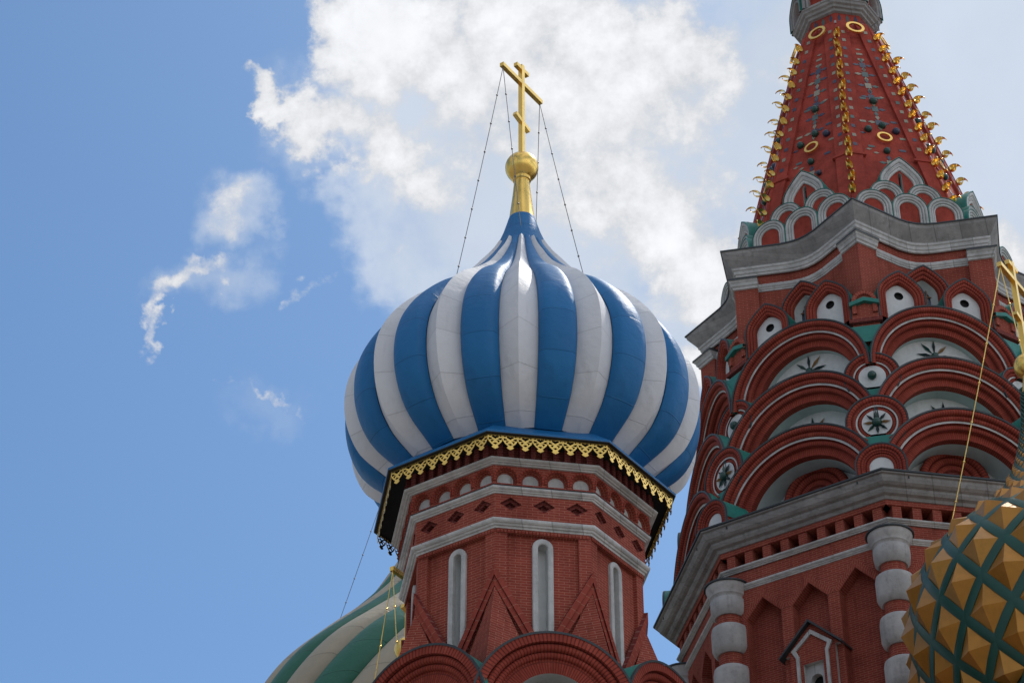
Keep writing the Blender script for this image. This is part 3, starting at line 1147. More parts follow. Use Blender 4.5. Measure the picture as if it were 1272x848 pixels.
    # ---- small kokoshniks standing at the corners between the big ones
    def small(zc, r, n, leg, deco, ty_back):
        k = r / 0.78
        prof, mats = rolls(r, n, [(0.13 * k, 0, 'roll', 'voussoir'), (0.11 * k, 0.04, 'roll', 'voussoir'), (0.045 * k, 0.03, 'flat', 'stone' if deco != 'plain' else 'voussoir'), (0.12 * k, 0.03, 'roll', 'voussoir')])
        rin = prof[-1][0]
        prof.append((rin, n - 0.34)); mats.append('voussoir')
        mb = MB()
        shp = arch(zc, leg, 28) if deco == 'plain' else hoop_path(zc, 40, 242 if deco == 'star' else 212)
        mb.sweep(prof, shp, mats)
        ko = add('corner_kokoshnik', mb, t, smooth=40)
        mb = MB()
        mb.sweep([(r - 0.01, n + 0.012), (r + 0.03, n + 0.015), (r + 0.03, n - 0.04)], shp, 'dark_edge')
        mb.sweep([(r + 0.025, n - 0.04), (r + 0.025, n - 1.5)], arch(zc, 0.1, 28), 'green_roof')
        add('barrel_roof', mb, ko, smooth=40)
        mb = MB()
        mb.plate((shp if deco == 'plain' else hoop_path(zc, 40, 242))(rin + 0.01), [], n - ty_back, 'plaster')
        add('tympanum', mb, ko)
        if deco != 'plain':
            mb = MB()
            q_ = [(-0.60 * r, zc - 0.52 * r), (0.60 * r, zc - 0.52 * r), (0.50 * r, zc - 1.25 * r), (-0.50 * r, zc - 1.25 * r)]
            mb.face([(a, -(n - 0.05), b) for a, b in q_[::-1]], 'green_roof')
            mb.face([(q_[0][0], -(n - 0.05), q_[0][1]), (q_[1][0], -(n - 0.05), q_[1][1]), (q_[1][0], -(n - 0.4), q_[1][1] + 0.05), (q_[0][0], -(n - 0.4), q_[0][1] + 0.05)], 'green_roof')
            add('green_saddle', mb, ko)
        if deco == 'star':
            mb = MB()
            flower(mb, 0, zc, n - ty_back + 0.01, rin * 0.98, 8, True, R(0), 0.24)
            mb.ball((0, -(n - ty_back + 0.04), zc), 0.13, 'ball_green', 16, 10)
            add('star_ornament', mb, ko, smooth=20)
        elif deco == 'ball':
            mb = MB()
            mb.ball((0, -(n - ty_back + 0.06), zc + 0.02), 0.12, 'ball_green', 16, 10)
            add('glazed_ball', mb, ko, smooth=60)
        around(ko, CORN_T)
    small(32.36, 0.62, 6.40, 0.5, 'plain', 0.14)
    small(33.98, 0.78, 5.89, 0.55, 'star', 0.07)
    small(35.72, 0.72, 5.40, 0.45, 'ball', 0.05)

    # ---- the little stepped pier above each corner, with its green saddle
    mb = MB()
    mb.box(-0.36, 0.36, 36.4, 38.35, 4.4, 5.10, 'brick')
    mb.box(-0.44, 0.44, 37.62, 37.74, 4.4, 5.22, 'brick_dark')
    mb.sweep([(0.34, 5.11), (0.33, 5.17), (0.22, 5.17), (0.21, 5.10)], arch(38.35, 0.4, 16), 'brick')
    mb.plate(arch(38.35, 0.4, 16)(0.34), [], 5.105, 'brick')
    pr_ = add('corner_pier', mb, t)
    mb = MB()
    z = 37.45
    mb.face([(-0.42, -5.25, z), (0.42, -5.25, z), (0.30, -5.30, z - 0.55), (-0.30, -5.30, z - 0.55)], 'green_roof')
    mb.face([(-0.42, -5.25, z), (-0.42, -4.6, z + 0.3), (0.42, -4.6, z + 0.3), (0.42, -5.25, z)], 'green_roof')
    for sg in (-1, 1):
        P = [(0, 38.30), (sg * 0.40, 38.16), (sg * 0.40, 38.28), (0, 38.42)]
        f_ = [(a, -5.24, b) for a, b in P]
        b_ = [(a, -4.7, b) for a, b in P]
        mb.face(f_ if sg > 0 else f_[::-1], 'green_roof')
        mb.face([f_[3], f_[2], b_[2], b_[3]], 'green_roof')
        mb.face([f_[0], f_[1], b_[1], b_[0]], 'green_roof')
    add('green_saddle', mb, pr_)
    around(pr_, CORN_T)

    # ---- ogee kokoshniks with a white field and a dark roundel
    def dotted(u):
        zc, r, n = 38.58, 0.655, 4.86
        prof, mats = rolls(r, n, [(0.09, 0, 'roll', 'voussoir'), (0.08, 0.03, 'roll', 'voussoir'), (0.07, 0.03, 'roll', 'voussoir')])
        rin = prof[-1][0]
        prof.append((rin, n - 0.28)); mats.append('voussoir')
        sh = ogee(zc, 0.75, 32, 0.25)
        pth = lambda q: [(u + a, b) for a, b in sh(q)]
        mb = MB()
        mb.sweep(prof, pth, mats)
        ko = add('ogee_kokoshnik', mb, t, smooth=40)
        mb = MB()
        mb.sweep([(r - 0.01, n + 0.012), (r + 0.03, n + 0.015), (r + 0.03, n - 0.04)], pth, 'dark_edge')
        mb.sweep([(r + 0.025, n - 0.04), (r + 0.025, n - 1.0)], pth, 'green_roof')
        add('barrel_roof', mb, ko, smooth=40)
        mb = MB()
        sh2 = ogee(zc, 0.75, 24, 0.12)
        mb.plate([(u + a, b) for a, b in sh2(rin + 0.02)], [[(u + 0.13 * math.cos(2 * PI * i / 18), zc + 0.13 + 0.13 * math.sin(2 * PI * i / 18)) for i in range(18)]], n - 0.2, 'plaster', 0.12, 'black')
        mb.plate([(u + 0.13 * math.cos(2 * PI * i / 18), zc + 0.13 + 0.13 * math.sin(2 * PI * i / 18)) for i in range(18)], [], n - 0.3, 'black')
        add('tympanum', mb, ko)
        around(ko, FACES_T)
    dotted(-0.93)
    dotted(0.93)

    # ---- star-shaped wall
    mb = MB()
    mb.ring([(4.84, 37.8), (4.84, 41.2)], STAR_T, 'brick')
    add('star_wall', mb, t)
    # piers on its points
    mb = MB()
    c45, d_, rr = math.cos(PI / 4), 0.66, 5.06
    pa = [(0, -rr), (d_ * c45, -rr + d_ * c45), (d_ * c45 - 0.3, -rr + d_ * c45 + 0.3), (-d_ * c45 + 0.3, -rr + d_ * c45 + 0.3), (-d_ * c45, -rr + d_ * c45)]
    for i in range(5):
        a, b = pa[i], pa[(i + 1) % 5]
        l = math.hypot(a[0] - b[0], a[1] - b[1])
        mb.face([(*a, 38.2), (*b, 38.2), (*b, 40.5), (*a, 40.5)], 'brick', [(0, 38.2), (l, 38.2), (l, 40.5), (0, 40.5)])
    pi = add('star_pier', mb, t)
    mb = MB()
    rows = []
    for off, z in ((0.0, 40.40), (0.05, 40.41), (0.06, 40.48), (0.10, 40.50), (0.12, 40.58), (0.16, 40.62), (0.16, 40.65), (0.20, 40.66), (0.20, 40.72), (0.0, 40.78)):
        dd = d_ + off * 0.9
        r2 = rr + off * 1.2
        rows.append([(-dd * c45 + 0.3, -r2 + dd * c45 + 0.3 + off * .2, z), (-dd * c45, -r2 + dd * c45, z), (0, -r2, z), (dd * c45, -r2 + dd * c45, z), (dd * c45 - 0.3, -r2 + dd * c45 + 0.3 + off * .2, z)])
    for j in range(4):
        mb.grid([[r[j], r[j + 1]] for r in rows[:-2]], 'stone')
        mb.grid([[r[j], r[j + 1]] for r in rows[-3:]], 'dark_edge')
    add('pier_cap', mb, pi)
    around(pi, CORN_T)
    # string course and cornice on the star plan
    mb = MB()
    mb.ring(cap_moulding(40.36, 40.58, 4.84, 4.97), STAR_T, 'stone')
    add('string_course', mb, t)
    mb = MB()
    mb.ring([(4.92, 40.90), (4.98, 40.91), (4.99, 40.97), (5.03, 40.99), (5.05, 41.08), (5.10, 41.11), (5.11, 41.17)], STAR_T, 'stone')
    mb.ring([(5.11, 41.17), (5.13, 41.20), (5.42, 41.52), (5.44, 41.60), (5.46, 41.62)], STAR_T, 'stone_grey')
    co = add('star_cornice', mb, t)
    mb = MB()
    mb.ring([(5.45, 41.615), (5.49, 41.615), (5.49, 41.66)], STAR_T, 'dark_edge')
    mb.ring([(5.49, 41.66), (3.6, 42.15)], STAR_T, 'green_roof')
    add('flashing', mb, co)
    # ---- ogee windows in the notches
    zc, r, n = 39.25, 0.66, 4.40
    prof, mats = rolls(r, n, [(0.10, 0, 'roll', 'voussoir'), (0.09, 0.05, 'roll', 'voussoir'), (0.08, 0.05, 'roll', 'voussoir')])
    rin = prof[-1][0]
    prof += [(rin, n - 0.22), (rin - 0.14, 3.98)]
    mats += ['voussoir', 'plaster']
    mb = MB()
    sh = ogee(zc, 1.2, 32, 0.25)
    mb.sweep(prof, sh, mats)
    mb.sweep([(r - 0.01, n + 0.012), (r + 0.03, n + 0.015), (r + 0.03, n - 0.35)], sh, 'dark_edge')
    wi = add('ogee_window', mb, t, smooth=40)
    mb = MB()
    mb.plate(ogee(zc, 1.2, 24, 0.2)(rin), [], 3.99, 'glass')
    add('pane', mb, wi)
    mb = MB()
    for u in (-0.14, 0.14):
        mb.box(u - 0.015, u + 0.015, 38.1, 39.6, 3.985, 4.03, 'wood')
    for zz in (38.6, 38.95, 39.3):
        mb.box(-0.4, 0.4, zz - 0.015, zz + 0.015, 3.985, 4.025, 'wood')
    add('glazing_bars', mb, wi)
    around(wi, FACES_T)

    # ---- the spire
    Z0, Z1 = 41.9, 52.15
    def RZ(z):
        return 4.06 - 0.268 * (z - Z0)
    mb = MB()
    mb.ring([(RZ(z), z) for z in [Z0 + (Z1 - Z0) * i / 12 for i in range(13)]], PLAN_T, 'spire')
    sp = add('spire', mb, t)
    def SF(x, z, n):
        """point on a spire face: x metres from its centre line, n outwards"""
        return (x, -(RZ(z) * C22 + n), z + n * 0.25)
    mb = MB()
    for sg in (-1, 1):
        # raised rib along each ridge
        rows = []
        for i in range(12):
            z = Z0 + (Z1 - Z0) * i / 11
            h = RZ(z) * H
            wd = min(0.40, h * 0.78)
            pts = [SF(sg * h, z, 0.085), SF(sg * (h - wd), z, 0.085), SF(sg * (h - wd), z, -0.05)]
            rows.append(pts if sg < 0 else pts[::-1])
        for j in range(2):
            mb.grid([[q[j], q[j + 1]] for q in rows], 'spire')
    # a band near the foot
    for sg in (-1, 1):
        a = [SF(sg * (RZ(z) * H + 0.02), z, 0.12) for z in (45.05, 45.15)]
        b = [SF(sg * (RZ(z) * H - 0.50), z, 0.12) for z in (45.05, 45.15)]
        mb.face([a[0], b[0], b[1], a[1]] if sg < 0 else [b[0], a[0], a[1], b[1]], 'spire')
        a2 = [SF(sg * (RZ(45.05) * H + 0.02), 45.05, 0.0), SF(sg * (RZ(45.05) * H - 0.50), 45.05, 0.0)]
        mb.face([a2[0], a2[1], b[0], a[0]] if sg < 0 else [a2[1], a2[0], a[0], b[0]], 'spire')
    fp = add('spire_ribs', mb, sp)
    # glazed tiles: squares on the ribs, crosses down the middle
    mb = MB()
    def tile(x, z, w, h, n, m, diamond=False):
        if diamond:
            mb.face([SF(x, z - h, n), SF(x + w, z, n), SF(x, z + h, n), SF(x - w, z, n)], m)
        else:
            mb.face([SF(x - w, z - h, n), SF(x + w, z - h, n), SF(x + w, z + h, n), SF(x - w, z + h, n)], m)
    rt = random.Random(3)
    for i in range(14):
        z = 45.55 + 0.46 * i
        h = RZ(z) * H
        for sg in (-1, 1):
            m = rt.choice(['tile_cream', 'tile_blue', 'tile_blue', 'tile_green', 'tile_cream'])
            tile(sg * (h - min(0.19, h * 0.42)), z + (0.1 if sg > 0 else 0), 0.06, 0.075, 0.095, m)
    for i, z in enumerate([44.9, 46.9, 47.6, 48.2, 48.8, 49.4, 49.9]):
        m = ['tile_cream', 'tile_blue', 'tile_green', 'tile_blue', 'tile_cream', 'tile_green', 'tile_blue'][i]
        a = min(0.10, RZ(z) * 0.05)
        tile(0, z, a, a * 1.3, 0.012, m)
        k = 1.0 if RZ(z) > 1.7 else 0.6
        for dx in (-1, 1):
            tile(dx * a * 2.2 * k, z, a * 1.3 * k, a * 0.7, 0.012, rt.choice(['tile_blue', 'tile_green', 'tile_cream', 'tile_blue']), True)
        for dz in (-1, 1):
            tile(0, z + dz * a * 2.6, a * 0.7, a * 1.4, 0.012, rt.choice(['tile_blue', 'tile_green', 'tile_cream']), True)
    for (x, z) in ((-0.55, 45.5), (-0.35, 45.35), (-0.45, 45.65), (0.5, 45.6), (-0.5, 46.9), (0.48, 47.0), (-0.3, 48.1), (0.32, 48.25), (0.0, 50.2), (0.0, 50.5), (0.0, 50.75), (-0.6, 46.3), (0.62, 46.2)):
        tile(x, z, 0.10, 0.05, 0.012, rt.choice(['tile_blue', 'tile_green', 'tile_cream']), rt.random() < 0.6)
    add('glazed_tiles', mb, sp)
    tl = sp.children[-1] if False else None
    # balls and gilt hoops
    balls = [(-0.42, 46.45, 0.14), (0.45, 46.50, 0.14), (0.06, 46.72, 0.14), (-0.02, 45.45, 0.13), (0.0, 47.95, 0.15), (0.28, 44.75, 0.10)]
    bm_ = []
    for x, z, r in balls:
        mb = MB()
        p = SF(x, z, 0.05)
        mb.ball(p, r * 0.84, 'ball_green' if x < 0.1 else 'tile_blue', 14, 9)
        bm_.append(add('glazed_ball', mb, sp, smooth=60))
    def hoop(x, z, r, n):
        mb = MB()
        rows = []
        for i in range(32):
            a = 2 * PI * i / 32
            rows.append([])
            for rr_, dn in ((r, -0.03), (r, 0.03), (r * 0.70, 0.03), (r * 0.70, -0.03)):
                p = Vector(SF(x, z, n + dn))
                u = Vector((1, 0, 0))
                v_ = Vector((0, 0.26, 0.966))
                rows[-1].append(tuple(p + u * rr_ * math.cos(a) + v_ * rr_ * math.sin(a)))
        rows.append(rows[0])
        for j in range(4):
            mb.grid([[q[j], q[(j + 1) % 4]] for q in rows], 'gold')
        return mb
    h1 = add('gilt_hoop', hoop(0.0, 46.05, 0.235, 0.10), sp, smooth=30)
    h2 = add('gilt_hoop', hoop(0.0, 51.65, 0.30, 0.22), sp, smooth=30)
    subs = list(sp.children)
    # these are children of the spire: turn a copy of each to every face
    for o in subs:
        o.rotation_euler = (0, 0, FACES_T[0])
        for a in FACES_T[1:]:
            k = o.copy()
            col.objects.link(k)
            k.parent = sp
            k.rotation_euler = (0, 0, a)

    # ---- gilt curls up the ridges
    def curl():
        mb = MB()
        def leaf(pts, w0, side):
            rows = []
            n = len(pts)
            for i, (o, z) in enumerate(pts):
                q = i / (n - 1)
                w = w0 * max(0.03, (1 - q) ** 0.75) * (0.72 + 0.6 * math.sin(PI * min(1, q * 1.3)))
                sh = side * q * q * 0.05
                rows.append([(-w + sh, -o, z + 0.25 * w), (sh, -o - 0.012, z), (w + sh, -o, z - 0.25 * w)])
            mb.grid(rows, 'gold')
            mb.grid([[(x, y + 0.014, z - 0.004) for x, y, z in r_] for r_ in rows], 'gold', flip=True)
        hook = [(0.30 * math.sin(R(a_)) ** 1.0 * 0 + 0.02 + 0.17 * (1 - math.cos(R(a_))), 0.12 * math.sin(R(a_)) - 0.02) for a_ in range(0, 216, 18)]
        leaf(hook, 0.10, 1)
        leaf([(0.02, -0.02), (0.07, -0.06), (0.14, -0.075), (0.20, -0.05), (0.245, 0.01), (0.265, 0.08)], 0.055, -1)
        return mb.mesh('gilt_curl', 60)
    cm = curl()
    tilt = math.atan(0.268)
    for ci, a in enumerate(CORN_T):
        mb = MB()
        top = (0, -(RZ(51.9) + 0.07), 51.9)
        bot = (0, -(RZ(42.7) + 0.07), 42.7)
        mb.tube([bot, top], 0.055, 'spire', 6)
        rg = add('ridge_moulding', mb, t, a)
        front = abs(((math.degrees(a) + 180) % 360) - 180) < 110
        if not front:
            continue
        for i in range(15):
            z = 43.2 + 0.575 * i + 0.03 * math.sin(i * 2.7 + ci)
            o = add('gilt_curl', cm, rg)
            o.location = (0, -(RZ(z) + 0.09), z)
            o.rotation_euler = (-tilt + 0.1 * math.sin(i * 1.9 + ci), 0, R(14 * math.sin(i * 2.3 + 2 * ci)))
    # ---- kokoshniks round the foot of the spire
    def foot(u, zc, r, n, leg, kind):
        fn = ogee(zc, leg, 30, 0.42, 0.95) if kind == 'ogee' else arch(zc, leg, 22)
        pth = lambda q: [(u + a, b) for a, b in fn(q)]
        prof, mats = rolls(r, n, [(r * 0.17, 0, 'roll', 'stone'), (r * 0.15, 0.03, 'roll', 'stone'), (r * 0.12, 0.03, 'roll', 'stone')])
        rin = prof[-1][0]
        prof.append((rin, n - 0.14)); mats.append('stone')
        mb = MB()
        mb.sweep(prof, pth, mats)
        ko = add('spire_kokoshnik', mb, t, smooth=40)
        mb = MB()
        mb.sweep([(r - 0.004, n + 0.012), (r + 0.014, n + 0.012), (r + 0.022, n - 0.04)], pth, 'green_roof')
        mb.sweep([(r + 0.02, n - 0.04), (r + 0.02, n - 0.9)], pth, 'green_roof')
        add('barrel_roof', mb, ko, smooth=40)
        mb = MB()
        L = pth(rin + 0.015)
        if kind == 'ogee':
            sl = [(u - 0.055, zc - 0.35), (u + 0.055, zc - 0.35), (u + 0.055, zc + 0.38), (u, zc + 0.46), (u - 0.055, zc + 0.38)]
            mb.plate(L, [sl], n - 0.11, 'spire', 0.2, 'stone')
            mb.plate(sl, [], n - 0.28, 'black')
        else:
            mb.plate(L, [], n - 0.11, 'spire')
        add('tympanum', mb, ko)
        around(ko, FACES_T)
    for u in (-1.05, 0.0, 1.05):
        foot(u, 42.40, 0.52, 4.04, 0.5, 'round')
    for u in (-0.56, 0.56):
        foot(u, 42.97, 0.49, 3.87, 0.3, 'round')
    foot(0, 43.62, 0.66, 3.70, 0.45, 'ogee')

    # ---- top: ring, tiled drum, cornice, kokoshnik crown, cupola
    mb = MB()
    mb.ring([(1.16, 52.05), (1.28, 52.08), (1.30, 52.18), (1.24, 52.22), (1.27, 52.30), (1.10, 52.33)], PLAN_T, 'stone')
    add('ring_moulding', mb, t)
    mb = MB()
    mb.ring([(1.08, 52.25), (1.08, 52.9)], PLAN_T, 'spire')
    dr = add('spire_drum', mb, t)
    mb = MB()
    n5 = 1.085 * C22
    for u in (-0.27, 0.0, 0.27):
        m = 'tile_blue' if u else 'tile_green'
        mb.face([(u, -n5, 52.36), (u + 0.06, -n5, 52.62), (u, -n5, 52.78), (u - 0.06, -n5, 52.62)], m)
    dg = add('glazed_tiles', mb, dr)
    dg.rotation_euler = (0, 0, FACES_T[0])
    for a in FACES_T[1:]:
        k = dg.copy(); col.objects.link(k); k.parent = dr; k.rotation_euler = (0, 0, a)
    mb = MB()
    mb.ring([(1.08, 52.80), (1.18, 52.82), (1.20, 52.90), (1.28, 52.92), (1.30, 53.0), (1.38, 53.03), (1.40, 53.11), (1.44, 53.13), (1.44, 53.2), (1.0, 53.3)], PLAN_T, 'stone_grey')
    add('top_cornice', mb, t)
    prof, mats = rolls(0.53, 1.38, [(0.12, 0, 'roll', 'stone_grey'), (0.10, 0.04, 'roll', 'stone_grey')])
    rin = prof[-1][0]
    prof.append((rin, 1.1)); mats.append('stone_grey')
    mb = MB()
    mb.sweep(prof, ogee(53.62, 0.45, 24, 0.2), mats)
    mb.plate(ogee(53.62, 0.45, 20, 0.2)(rin + 0.02), [], 1.14, 'spire')
    kk = add('crown_kokoshnik', mb, t, smooth=40)
    mb = MB()
    mb.sweep([(0.55, 1.40), (0.56, 1.36), (0.56, 0.8)], ogee(53.62, 0.45, 24, 0.2), 'green_roof')
    add('barrel_roof', mb, kk, smooth=40)
    around(kk, FACES_T)
    mb = MB()
    mb.lathe([(0.95, 53.2), (0.95, 55.6), (1.1, 55.7), (1.1, 55.85), (0.95, 55.9)], 24, 'brick')
    mb.lathe(spline([55.9, 56.3, 56.9, 57.6, 58.3, 58.9, 59.6], [1.0, 1.35, 1.5, 1.3, 0.8, 0.35, 0.10], 4), 24, 'gold')
    add('cupola', mb, t, smooth=40)
    # access ladder rung frame beside the ring
    mb = MB()
    a = R(TT + 62)
    base = Vector((math.sin(a) * 1.22, -math.cos(a) * 1.22, 52.1))
    o_ = Vector((math.sin(a), -math.cos(a), 0)) * 0.28
    for dz in (0.0, 0.35):
        mb.tube([base + Vector((0, 0, dz)), base + o_ + Vector((0, 0, dz + 0.05))], 0.018, 'chain', 5)
    for k in (0.55, 1.0):
        mb.tube([base + o_ * k, base + o_ * k + Vector((0, 0, 0.40))], 0.018, 'chain', 5)
    add('iron_bracket', mb, t)


tent_tower()


# ================================================================== the gold pyramid dome in a green lattice
gold = thing('church_tower', 'church tower under an onion dome of gold pyramids in a green lattice', 'church tower', (11.87, 43.0, 0), 'onion domed church towers')


def gold_tower():
    t = gold
    zs = [22.8, 23.6, 24.4, 25.2, 26, 26.8, 27.5, 28.2, 28.9, 29.6, 30.4, 31.2]
    rs = [2.66, 3.05, 3.22, 3.27, 3.14, 2.73, 2.02, 1.27, 0.80, 0.51, 0.32, 0.22]
    prof = spline(zs, rs, 10)
    # integrate conformal length so that the diamonds keep their shape
    cum = [0]
    for i in range(1, len(prof)):
        ds = math.hypot(prof[i][0] - prof[i - 1][0], prof[i][1] - prof[i - 1][1])
        cum.append(cum[-1] + ds / ((prof[i][0] + prof[i - 1][0]) / 2))
    tot = cum[-1]
    def at(v):
        v = min(max(v, 0), tot - 1e-6)
        i = 0
        while cum[i + 1] < v:
            i += 1
        f = (v - cum[i]) / (cum[i + 1] - cum[i])
        (r0, z0), (r1, z1) = prof[i], prof[i + 1]
        dr, dz = r1 - r0, z1 - z0
        l = math.hypot(dr, dz)
        return r0 + dr * f, z0 + dz * f, dz / l, -dr / l
    def S(ph, v, off=0.0):
        r, z, nr, nz = at(v)
        rr = r + off * nr
        return (rr * math.sin(ph), -rr * math.cos(ph), z + off * nz)
    mb = MB()
    mb.lathe([(r * 0.99, z) for r, z in prof], 54, 'lattice')
    dome = add('onion_dome', mb, t, smooth=50)
    N = 18
    dp = 2 * PI / N
    dv = dp * 1.28
    rows_n = int(tot / (dv / 2)) + 1
    ph0 = R(-20.0) + R(-3)
    # pyramids, one mesh per row, on alternate columns
    for j in range(rows_n):
        v = 0.10 + j * dv / 2
        if v > tot - 0.05:
            break
        r = at(v)[0]
        if r < 0.24:
            continue
        mb = MB()
        hh = 0.10 * r * 1.0
        ia = dp / 2 * 0.88
        iv = dv / 2 * 0.88
        ph = 0.0
        c = S(ph, v, 0.095 * r)
        e0 = 0.022 * r
        K = [S(ph - ia, v, e0), S(ph, v - iv, e0), S(ph + ia, v, e0), S(ph, v + iv, e0)]
        B_ = [S(ph - ia, v, -0.02), S(ph, v - iv, -0.02), S(ph + ia, v, -0.02), S(ph, v + iv, -0.02)]
        for i in range(4):
            i2 = (i + 1) % 4
            mb.face([K[i], K[i2], c], 'gold_paint')
            mb.face([B_[i], B_[i2], K[i2], K[i]], 'gold_paint')
        me = mb.mesh('gold_pyramid')
        for k in range(N):
            a = ph0 + (k + (0.5 if j % 2 else 0)) * dp
            d_ = (math.degrees(a) + 180) % 360 - 180
            if r > 0.6 and -140 < d_ < 80:
                add('gold_pyramid', me, dome, a)
            else:
                pass
        # the rest of the row (turned away) is one mesh
        rest = [ph0 + (k + (0.5 if j % 2 else 0)) * dp for k in range(N)]
        rest = [a for a in rest if not (r > 0.6 and -140 < ((math.degrees(a) + 180) % 360 - 180) < 80)]
        mr = MB()
        for a in rest:
            ca_, sa_ = math.cos(a), math.sin(a)
            for f, mi in zip(mb.f, mb.mi):
                mr.face([(mb.v[q][0] * ca_ - mb.v[q][1] * sa_, mb.v[q][0] * sa_ + mb.v[q][1] * ca_, mb.v[q][2]) for q in f], 'gold_paint')
        add('pyramid_row', mr, dome)
    # lattice bands, both hands
    def strap(sgn):
        mb = MB()
        rows = []
        n = 120
        vmax = tot - 0.02
        for i in range(n + 1):
            v = vmax * i / n
            r = at(v)[0]
            ph = sgn * (v - 0.10) * dp / dv
            w = 0.118 * dp * (1 + 0.7 * max(0.0, 1 - r / 1.2))
            off = 0.0
            a = 0.036 * r + 0.010 + 0.03 * max(0.0, 1 - r / 1.2)
            rows.append([S(ph - w, v, -0.02), S(ph - w, v, a * 0.8), S(ph, v, a), S(ph + w, v, a * 0.8), S(ph + w, v, -0.02)])
        mb.grid(rows, 'lattice')
        return mb.mesh('lattice_strap', 40)
    for sgn in (-1, 1):
        me = strap(sgn)
        for k in range(N):
            add('lattice_strap', me, dome, ph0 + (k + 0.5) * dp)
    # drum, eave and gilt valance below
    PL = [(R(10 + 45 * k), 1.0) for k in range(8)]
    mb = MB()
    mb.ring([(2.3, 0), (2.3, 22.4)], PL, 'brick')
    add('drum_wall', mb, t)
    mb = MB()
    mb.ring([(2.2, 22.42), (2.9, 22.40), (2.92, 22.5), (2.5, 22.95)], PL, 'dark_edge')
    add('eave', mb, t)
    mb = MB()
    hv = 2.8 * math.sin(PI / 8)
    for k in range(8):
        p = 2 * hv / 8
        u = -hv + p * (k + .5)
        out = [(u - p * .49, 22.39), (u - p * .49, 22.2), (u - p * .3, 22.05), (u, 21.92), (u + p * .3, 22.05), (u + p * .49, 22.2), (u + p * .49, 22.39)]
        holes = [[(u + x * p, 22.39 + y) for x, y in ((-.3, -.06), (-.08, -.12), (-.3, -.2))], [(u + x * p, 22.39 + y) for x, y in ((.3, -.06), (.3, -.2), (.08, -.12))], [(u + x * p, 22.39 + y) for x, y in ((0, -.2), (-.15, -.27), (0, -.38), (.15, -.27))]]
        mb.plate(out, holes, 2.8 * C22, 'gold', 0.02, rim=0.02)
    around(add('lace_valance', mb, t), [R(32.5 + 45 * k) for k in range(8)])
    # neck, ball, cross, chains
    mb = MB()
    mb.lathe([(0.25, 31.1), (0.17, 31.5), (0.14, 31.75), (0.16, 31.77), (0.16, 31.82)], 24, 'gold')
    add('gilt_neck', mb, t, smooth=40)
    mb = MB()
    mb.ball((0, 0, 31.98), 0.315, 'gold', 32, 20)
    add('gilt_ball', mb, t, smooth=60)
    z0, h, sp = 32.25, 2.75, 1.62
    make_cross(t, z0, h, sp, 55.5, 0.12)
    e = [Vector((s * 0.76 * ca, s * 0.76 * sa, z0 + h * 0.80 - 0.05)) for s in (-1, 1)]
    nr = min(e, key=lambda p: p.y)
    fr = max(e, key=lambda p: p.y)
    make_chain(t, nr, shoulder(-78, 2.45, 27.25), 0.10, 'gold', 0.012, 0.03, 1.1)
    make_chain(t, nr, shoulder(-5, 0.95, 28.9), 0.06, 'gold', 0.012, 0.03, 1.1)
    make_chain(t, fr, shoulder(98, 2.30, 27.25), 0.10, 'gold', 0.012, 0.03, 1.1)
    make_chain(t, fr, shoulder(170, 2.0, 27.6), 0.10, 'gold', 0.012, 0.03, 1.1)


gold_tower()


# ================================================================== the twisted green and beige dome behind
green = thing('church_tower', 'church tower whose onion dome is wound with green and beige stripes, behind the blue dome', 'church tower', (-2.0, 60.0, 0), 'onion domed church towers')


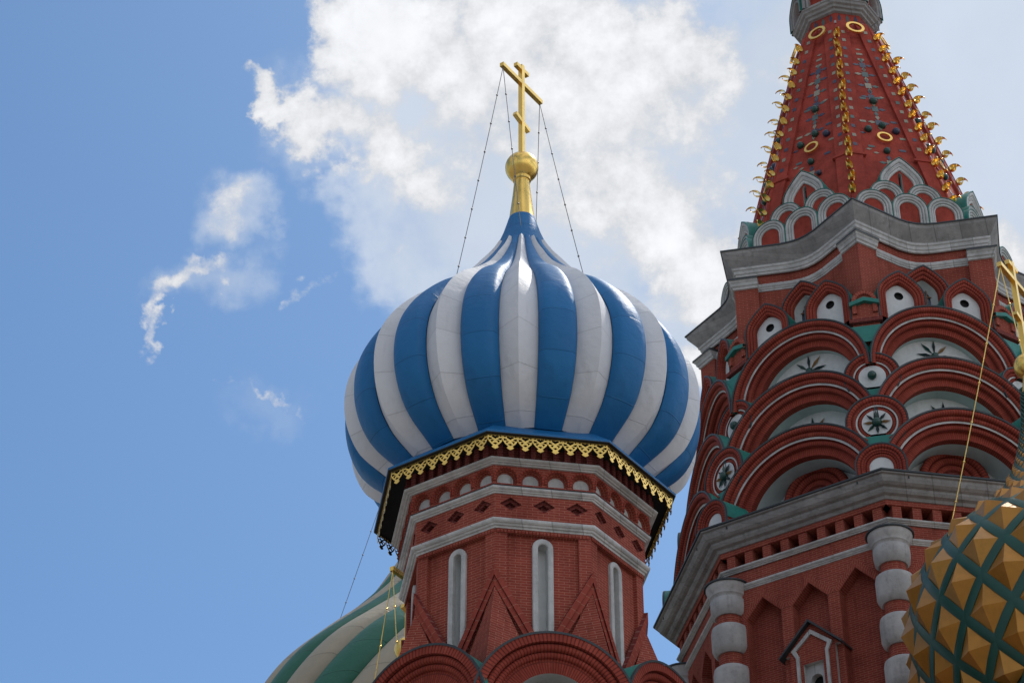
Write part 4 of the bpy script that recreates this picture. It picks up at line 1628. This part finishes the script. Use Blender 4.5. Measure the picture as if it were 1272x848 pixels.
def green_tower():
    t = green
    zs = [26.4, 27.2, 28., 29, 30, 31, 32, 33, 34, 35, 36, 37, 38, 39.2]
    rs = [4.1, 5.0, 5.65, 5.82, 5.70, 5.42, 4.90, 4.02, 3.08, 2.26, 1.70, 1.20, 0.76, 0.42]
    prof = spline(zs, rs, 8)
    mb = MB()
    mb.lathe([(r * 0.95, z) for r, z in prof], 48, 'green_rib')
    dome = add('onion_dome', mb, t, smooth=50)
    N = 24
    d = 2 * PI / N
    def gore(m):
        mb = MB()
        cols = 10
        rows, uvs = [], []
        acc = 0
        for i, (r, z) in enumerate(prof):
            if i:
                acc += math.hypot(r - prof[i - 1][0], z - prof[i - 1][1])
            a_, b_ = max(i - 1, 0), min(i + 1, len(prof) - 1)
            tx, tz = prof[b_][0] - prof[a_][0], prof[b_][1] - prof[a_][1]
            l = math.hypot(tx, tz)
            nx, nz = tz / l, -tx / l
            w = r * d
            tw = 1.05 * (z - 26.4) / 12.8 * 1.5
            row, ur = [], []
            for j in range(cols + 1):
                s = -1 + 2 * j / cols
                off = 0.20 * w * math.sqrt(max(0, 1 - s * s)) - 0.03 * w
                ph = tw + s * d / 2
                rr = r + off * nx
                row.append((rr * math.sin(ph), -rr * math.cos(ph), z + off * nz))
                ur.append((s * w / 2, acc))
            rows.append(row)
            uvs.append(ur)
        mb.grid(rows, m, uvs)
        return mb.mesh(m, 60)
    ga, gb_ = gore('green_rib'), gore('beige_rib')
    for k in range(N):
        add('beige_rib' if k % 2 else 'green_rib', gb_ if k % 2 else ga, dome, k * d + R(4))
    PL = [(R(10 + 45 * k), 1.0) for k in range(8)]
    mb = MB()
    mb.ring([(3.9, 0), (3.9, 25.9)], PL, 'brick')
    add('drum_wall', mb, t)
    mb = MB()
    mb.ring([(3.8, 25.9), (4.5, 25.85), (4.55, 26.0), (4.0, 26.6)], PL, 'green_roof')
    add('eave', mb, t)
    mb = MB()
    mb.lathe([(0.44, 39.1), (0.32, 40.0), (0.25, 40.8), (0.22, 40.85)], 24, 'gold')
    add('gilt_neck', mb, t, smooth=40)
    mb = MB()
    mb.ball((0, 0, 41.25), 0.48, 'gold', 32, 20)
    add('gilt_ball', mb, t, smooth=60)
    make_cross(t, 41.65, 3.2, 1.95, 55.5, 0.13)
    e = [Vector((s * 0.90 * ca, s * 0.90 * sa, 41.65 + 3.2 * .8 - .06)) for s in (-1, 1)]
    nr = min(e, key=lambda p: p.y)
    make_chain(t, nr, shoulder(-82, 3.30, 33.85), 0.10)


green_tower()


# ================================================================== the small cupola between them
small = thing('cupola_tower', 'small gilt ball and cross half hidden between blue domed tower and green striped dome', 'cupola', (-2.60, 50.5, 0))


def small_tower():
    t = small
    k = 50.5 / 50
    zb_ = 1.6 + (28.41 - 1.6) * k
    PL = [(R(45 * q), 1.0) for q in range(8)]
    mb = MB()
    mb.ring([(0.75, 0), (0.75, zb_ - 3.6)], PL, 'brick')
    add('drum_wall', mb, t)
    mb = MB()
    mb.lathe(spline([zb_ - 3.65, zb_ - 3.3, zb_ - 2.9, zb_ - 2.5, zb_ - 2.1, zb_ - 1.7, zb_ - 1.2], [0.80, 1.02, 1.10, 0.98, 0.68, 0.36, 0.16], 6), 32, 'green_rib')
    add('onion_dome', mb, t, smooth=50)
    mb = MB()
    mb.lathe([(0.19, zb_ - 1.25), (0.12, zb_ - 0.6), (0.11, zb_ - 0.25)], 20, 'gold')
    add('gilt_neck', mb, t, smooth=40)
    mb = MB()
    mb.ball((0, 0, zb_), 0.33, 'gold', 28, 18)
    add('gilt_ball', mb, t, smooth=60)
    z0, h, sp = zb_ + 0.28, 2.10, 1.50
    make_cross(t, z0, h, sp, 55.5, 0.12)
    e = [Vector((s * 0.70 * ca, s * 0.70 * sa, z0 + h * .8 - .06)) for s in (-1, 1)]
    nr = min(e, key=lambda p: p.y)
    make_chain(t, nr, shoulder(-80, 0.98, zb_ - 2.55), 0.05, 'gold', 0.012, 0.03, 1.0)
    make_chain(t, nr, shoulder(-5, 0.75, zb_ - 2.2), 0.05, 'gold', 0.012, 0.03, 1.0)


small_tower()
